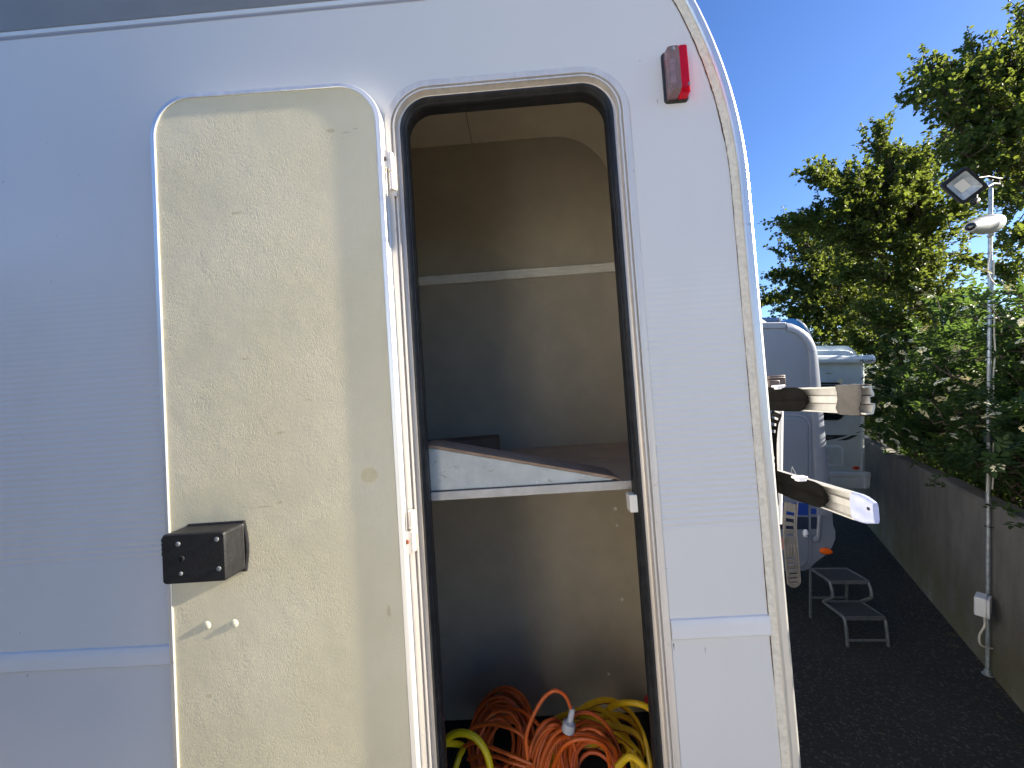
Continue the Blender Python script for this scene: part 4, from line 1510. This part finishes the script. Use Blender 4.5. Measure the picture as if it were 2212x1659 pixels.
def leaves_mesh(name, P_, D_, N_, size, wid, m, parent):
    """thousands of folded leaves as one mesh; P base, D direction, N normal"""
    n = len(P_)
    S_ = np.cross(D_, N_)
    S_ /= np.linalg.norm(S_, axis=1)[:, None] + 1e-9
    V = np.empty((n, 6, 3), np.float32)
    sz = size[:, None]
    V[:, 0] = P_
    V[:, 1] = P_ + D_ * sz * .38 + S_ * sz * wid + N_ * sz * .07
    V[:, 2] = P_ + D_ * sz * .72 + S_ * sz * wid * .75 + N_ * sz * .05
    V[:, 3] = P_ + D_ * sz - N_ * sz * .10
    V[:, 4] = P_ + D_ * sz * .72 - S_ * sz * wid * .75 + N_ * sz * .05
    V[:, 5] = P_ + D_ * sz * .38 - S_ * sz * wid + N_ * sz * .07
    me = bpy.data.meshes.new(name)
    me.vertices.add(n * 6)
    me.vertices.foreach_set('co', V.reshape(-1))
    idx = (np.arange(n)[:, None] * 6 + np.array([0, 1, 2, 3, 0, 3, 4, 5])[None]).astype(np.int32)
    me.loops.add(n * 8)
    me.loops.foreach_set('vertex_index', idx.reshape(-1))
    me.polygons.add(n * 2)
    me.polygons.foreach_set('loop_start', np.arange(0, n * 8, 4, dtype=np.int32))
    me.polygons.foreach_set('loop_total', np.full(n * 2, 4, np.int32))
    me.update(calc_edges=True)
    me.materials.append(m)
    o = bpy.data.objects.new(name, me)
    COL.objects.link(o)
    o.parent = parent
    o['kind'] = 'stuff'
    return o


def plant(name, base, limbs, nt_, lf, seed, leafm, label, cat, group, size=(.045, .065), twig=(.25, .55), spread=.22, droop=0.0, compound=False, up=.25, trunk_r=.07):
    """limbs: list of (polyline in world coordinates); twigs with leaves sprout along each limb"""
    rnd = np.random.default_rng(seed)
    root = empty(name, Matrix.Translation(base), label, cat, group)
    base = Vector(base)
    tb, br = MB(), MB()
    lim = []
    for L in limbs:
        pts = spline([Vector(p) - base for p in L], 6)
        lim.append(pts)
    wts = np.array([sum((a - b_).length for a, b_ in zip(l, l[1:])) for l in lim])
    for i, l in enumerate(lim):
        n = len(l)
        r0 = trunk_r if i == 0 else trunk_r * .42
        (tb if i == 0 else br).tube(l, [max(.004, r0 * (1 - .88 * k / (n - 1))) for k in range(n)], 7)
    P_, D_, N_, S_ = [], [], [], []
    per = np.maximum(1, (nt_ * wts / wts.sum()).astype(int))
    for i, l in enumerate(lim):
        n = len(l)
        nlead = 0 if compound else 3
        for w_ in range(per[i] + nlead):
            t = rnd.random() ** .75
            if i == 0: t = .45 + .55 * t
            else: t = .12 + .88 * t
            k = min(n - 2, int(t * (n - 1)))
            p = l[k].lerp(l[k + 1], rnd.random())
            d = (l[k + 1] - l[k]).normalized()
            rv = Vector(rnd.normal(size=3))
            rv.normalize()
            lead = w_ >= per[i]
            if lead:
                t, p = 1.0, l[n - 1 - 3 * (w_ - per[i])].copy()
            sub = Vector(rnd.normal(size=3)) * spread * (max(.22, 1.25 - 1.15 * t) if not compound else 1.15 - .75 * t)
            dd = (d * (.30 + .75 * t) + rv * (1.05 - .5 * t) + Vector((0, 0, up))).normalized()
            ln = rnd.uniform(*twig) * (1.2 - .65 * t)
            if lead:
                dd = (d + rv * .35 + Vector((0, 0, .12))).normalized()
                ln = rnd.uniform(.26, .48) * (base.y / 5.0) ** .5
                sub = Vector((0, 0, 0))
            a = p + sub
            mid = a + dd * ln * .5 + Vector((0, 0, .03))
            e = a + dd * ln + Vector((0, 0, -droop * ln)) + Vector(rnd.normal(size=3)) * .03
            if rnd.random() < .55 and not (compound and (e.z + base.z) < 1.3):
                br.tube([p, a, mid, e], [.006, .005, .0035, .002], 4, caps=False)
            for q in range(lf):
                s = (q + .6 + rnd.random() * .5) / lf
                c = a.lerp(mid, s * 2) if s < .5 else mid.lerp(e, min(1, s * 2 - 1))
                ld = (dd * .6 + Vector(rnd.normal(size=3)) * .75)
                ld.z -= .10
                ld.normalize()
                if compound:
                    up_ = Vector((0, 0, 1)) + Vector(rnd.normal(size=3)) * .35
                    sd_ = ld.cross(up_).normalized()
                    pn = sd_.cross(ld).normalized()
                    sz = rnd.uniform(*size)
                    for a_, of, ss in ((0, .9, 1.1), (60, .62, 1), (-60, .62, 1), (75, .2, .85), (-75, .2, .85)):
                        ca, sa = math.cos(math.radians(a_)), math.sin(math.radians(a_))
                        P_.append(c + ld * of * sz * 1.15)
                        D_.append(ld * ca + sd_ * sa)
                        N_.append(pn)
                        S_.append(sz * ss)
                else:
                    nn = Vector(rnd.normal(size=3)) * .6 + Vector((-.1, -.1, .8))
                    nn = (nn - ld * nn.dot(ld))
                    if nn.length < 1e-3: nn = ld.orthogonal()
                    nn.normalize()
                    P_.append(c + Vector(rnd.normal(size=3)) * .012)
                    D_.append(ld)
                    N_.append(nn)
                    S_.append(rnd.uniform(*size))
    if compound:                                   # nothing hangs down in front of the wall
        Pn = np.array(P_) + np.array(base)
        front = (Pn[:, 0] - FB - FS * Pn[:, 1]) / math.hypot(1, FS)
        keep = ~((front < .16) & (Pn[:, 2] < 1.20 + .10 * np.sin(Pn[:, 1] * 5.0)))
        P_, D_, N_, S_ = [np.array(q)[keep] for q in (P_, D_, N_, S_)]
    tb.build('trunk', X['bark'], root, fix=False)
    br.build('branches', X['bark'], root, fix=False)
    leaves_mesh('crown', np.array(P_), np.array(D_), np.array(N_), np.array(S_), .36 if not compound else .25, leafm, root)
    return root


def fan(base, forks, targets, Ys, rnd):
    """limbs from forks on the trunk to sighted tips (px, py, depth)"""
    L = []
    for (px, py, dY) in targets:
        tip_ = far(px, py, Ys + dY)
        f = min(forks, key=lambda q: (Vector(q) - tip_).length + 1.5 * max(0, q[2] - tip_.z))
        m_ = Vector(f).lerp(tip_, .5) + Vector((rnd.uniform(-.1, .1), rnd.uniform(-.1, .1), rnd.uniform(.0, .22)))
        L.append([f, m_, tip_])
    return L


tr_ = random.Random(21)
TG = 'trees rising behind the concrete wall'


def tree(Y, px, top, targets, nt_, lf, seed, label, size=(.046, .068), spread=.24, trunk_r=.08):
    X0 = (px - 1106) / 830 * Y
    b0 = Vector((X0, Y, 0))
    tk = [b0, b0 + Vector((.05, .03, .9)), b0 + Vector((-.06, .0, 1.9)), b0 + Vector((.04, .05, top * .75)), b0 + Vector((-.05, 0, top))]
    forks = [tuple(p) for p in spline(tk, 3)[4:-1]]
    limbs = [tk] + fan(b0, forks, targets, Y, tr_)
    # filler limbs inside the crown
    for _ in range(max(6, len(targets) // 2)):
        f = Vector(tr_.choice(forks))
        a = tr_.uniform(0, 2 * PI)
        e = f + Vector((math.cos(a) * tr_.uniform(.5, 1.0), math.sin(a) * tr_.uniform(.5, 1.0), tr_.uniform(.1, .9)))
        if e.z > top + .2: e.z = top + .1
        limbs.append([f, f.lerp(e, .5) + Vector((0, 0, .1)), e])
    return plant('hawthorn_tree', b0, limbs, nt_, lf, seed, X['leafA'], label, 'tree', TG, size=size, spread=spread, trunk_r=trunk_r)


tree(9.2, 1830, 4.6, [(1648, 652, -.6), (1668, 600, -.2), (1690, 545, 0), (1702, 495, -.3), (1722, 520, .3), (1745, 490, 0), (1770, 505, .4), (1800, 520, 0), (1690, 640, .2), (1720, 600, -.4), (1740, 660, -.5),
                      (1760, 580, -.5), (1790, 600, -.4), (1820, 570, .2), (1850, 540, 0), (1880, 580, 0), (1900, 640, -.3), (1790, 700, -.6), (1840, 680, -.5), (1720, 690, -.4), (1880, 720, -.6), (1830, 760, -.7), (1770, 730, -.6)],
     1300, 22, 31, 'small leaved tree furthest left with thin sprays reaching towards the white motorhome', size=(.052, .075), spread=.30)
tree(6.1, 1990, 4.9, [(1752, 382, -.5), (1790, 385, -.2), (1842, 385, 0), (1830, 440, -.4), (1775, 490, -.4), (1702, 488, -.3), (1740, 470, .1), (1880, 400, .2), (1900, 290, -.2), (1908, 330, .1), (1930, 350, 0), (1960, 370, -.2),
                      (1990, 345, .3), (2030, 320, -.1), (2000, 420, -.4), (1940, 450, -.6), (1890, 490, -.6), (1950, 530, -.6), (2020, 520, -.5), (1850, 540, -.3), (1900, 600, -.5), (1980, 610, -.6), (2050, 460, -.3), (2080, 560, -.4), (1820, 600, -.2),
                      (1860, 680, -.4), (1940, 690, -.5), (2030, 640, -.5)],
     1800, 25, 32, 'middle tree with leafy branches fanning out left of the floodlight', size=(.044, .064), spread=.22)
tree(4.3, 2240, 5.3, [(1975, 210, -.3), (2010, 150, -.1), (2020, 180, 0), (2060, 175, -.2), (2040, 240, -.4), (2080, 250, -.3), (2105, 125, .1), (2120, 150, 0), (2160, 130, -.2), (2100, 200, -.3), (2150, 210, -.3), (2200, 170, -.1), (2205, 60, .2), (2230, 50, 0),
                      (2150, 290, -.4), (2200, 260, -.3), (2080, 330, -.4), (2120, 350, -.3), (2190, 340, -.4), (2180, 430, -.3), (2210, 520, -.3), (2260, 120, 0), (2280, 260, 0), (2170, 600, -.2), (2260, 420, 0)],
     1250, 22, 33, 'tall tree at the right edge with a branch hanging above the floodlight', size=(.038, .056), spread=.16)
tree(12.5, 1890, 5.2, [(1730, 620, 0), (1760, 560, 0), (1800, 520, 0), (1850, 500, 0), (1900, 520, 0), (1950, 560, 0), (1780, 640, 0), (1840, 620, 0), (1920, 640, 0), (1980, 600, 0), (1700, 680, 0), (2020, 580, 0), (2060, 640, 0), (1990, 700, 0)],
     900, 18, 34, 'rear tree showing darker between the nearer crowns', size=(.08, .11), spread=.45)

EG = 'elder bushes in flower above the concrete wall'


def elder(Y, back, hgt, n, nt_, seed, label, rad=.8):
    b0 = fence_pt(Y, 0, back)
    rr_ = random.Random(seed)
    limbs = []
    for i in range(n):
        a = 2 * PI * i / n + rr_.uniform(-.3, .3)
        h = hgt * rr_.uniform(.55, 1.0)
        e = b0 + fdir * math.cos(a) * rad * rr_.uniform(.5, 1.2) + fnor * math.sin(a) * rad * .62 * rr_.uniform(.5, 1.1) + Vector((0, 0, h))
        m_ = b0.lerp(e, .55) + Vector((rr_.uniform(-.08, .08), rr_.uniform(-.08, .08), h * .14))
        limbs.append([b0 + Vector((rr_.uniform(-.1, .1), rr_.uniform(-.1, .1), 0)), m_, e])
    # low boughs leaning out over the wall
    for i in range(n // 2):
        e = b0 + fdir * rr_.uniform(-rad, rad) - fnor * (back + rr_.uniform(-.10, .10)) + Vector((0, 0, rr_.uniform(1.38, hgt * .75)))
        m_ = b0.lerp(e, .5) + Vector((0, 0, .45))
        limbs.append([b0 + Vector((rr_.uniform(-.1, .1), rr_.uniform(-.1, .1), 0)), m_, e])
    o = plant('elder_bush', b0, limbs, int(nt_ * 1.45), 8, seed, X['leafB'], label, 'bush', EG, size=(.036, .056), twig=(.18, .36), spread=.20, droop=.06, compound=True, up=.2, trunk_r=.05)
    return o, b0, limbs


# one flat flower head, shared by every blossom
fh = MB()
fr = random.Random(8)
for k in range(26):
    a, d = fr.uniform(0, 2 * PI), .055 * math.sqrt(fr.random())
    c = Vector((d * math.cos(a), d * math.sin(a), .016 - d * d * 7))
    s = fr.uniform(.011, .017)
    t_ = fr.uniform(0, PI)
    fh.add([c + Vector((s * math.cos(t_ + q * PI / 2), s * math.sin(t_ + q * PI / 2), fr.uniform(-.003, .003))) for q in range(4)], [(0, 1, 2, 3)])
FH = fh.build('flower_head', X['flower'], None, smooth=0, fix=False)
first = True
eld = [(2.55, .55, 2.55, 12, 330, 51, 'elder bush behind the lamp pole at the right edge with cream flower heads', .75),
       (3.45, .62, 2.75, 13, 420, 52, 'elder bush dotted with cream flower heads left of the lamp pole', .85),
       (4.55, .75, 2.85, 13, 420, 53, 'dark elder bush beside the camper where the concrete wall begins', .9),
       (5.9, .95, 3.2, 13, 420, 54, 'elder bush rising behind the pale camper roof', 1.0),
       (7.6, 1.1, 3.3, 12, 360, 55, 'far elder bush above the blue cover and rounded roof corner', 1.1),
       (1.45, .55, 2.25, 12, 300, 57, 'unseen elder bush added on the wall nearest the viewer beyond the frame', .7),  # unseen; this and the following bush added to screen sky from second motorhome
       (0.5, .60, 2.15, 12, 280, 58, 'unseen low elder bush added at the near end of the wall beyond the frame', .7),
       (3.3, 1.6, 3.4, 12, 330, 56, 'taller elder bush set back behind the lamp pole', .95)]
for Y, back, hgt, n, nt_, seed, label, rad in eld:
    o, b0, limbs = elder(Y, back, hgt, n, nt_, seed, label, rad)
    rq = random.Random(seed + 100)
    want = {51: 46, 52: 96, 53: 64, 54: 26, 55: 12, 56: 14, 57: 12, 58: 8}[seed]
    for i in range(want):
        l = rq.choice(limbs[1:])
        p = Vector(l[1]).lerp(Vector(l[2]), rq.uniform(.35, 1.1)) - b0
        p += Vector((rq.gauss(0, .17), rq.gauss(0, .17), rq.gauss(0.06, .13))) - fnor * rq.uniform(0.10, .46) - Vector((0, rq.uniform(0, .22), 0))
        if p.z < 1.45: p.z = 1.45 + rq.random() * .6
        h = FH if first else FH.copy()
        if not first: COL.objects.link(h)
        first = False
        h.parent = o
        h.location = p
        h.rotation_euler = (rq.uniform(.25, 1.05), rq.uniform(-.55, .15), rq.uniform(0, 6))
        s = rq.uniform(.38, .74)
        h.scale = (s, s, s)

# dry leaves and grit lying along the foot of the wall
lr = random.Random(77)
b = MB()
for i in range(700):
    Y = lr.uniform(1.4, 7.5)
    d = -abs(lr.gauss(0, .10)) - .01 if i % 3 else -lr.uniform(.02, 2.2)
    c = fence_pt(Y, .004, d)
    s_ = lr.uniform(.006, .020)
    a = lr.uniform(0, 2 * PI)
    u1 = Vector((math.cos(a), math.sin(a), lr.uniform(-.25, .25))) * s_
    u2 = Vector((-math.sin(a), math.cos(a), lr.uniform(-.25, .25))) * s_ * .5
    z = Vector((0, 0, s_ * .35))
    b.add([c - u1 + z, c - u2 + z * .6, c + u1 + z, c + u2 + z * .8], [(0, 1, 2, 3)])
tag(b.build('leaf_litter', mat('dry_brown_leaf', (0.075, 0.055, 0.030), 0.9, var=0.5, vscale=9), smooth=0, fix=False), 'dry leaves and grit along the foot of the concrete wall', 'leaf litter', kind='stuff')
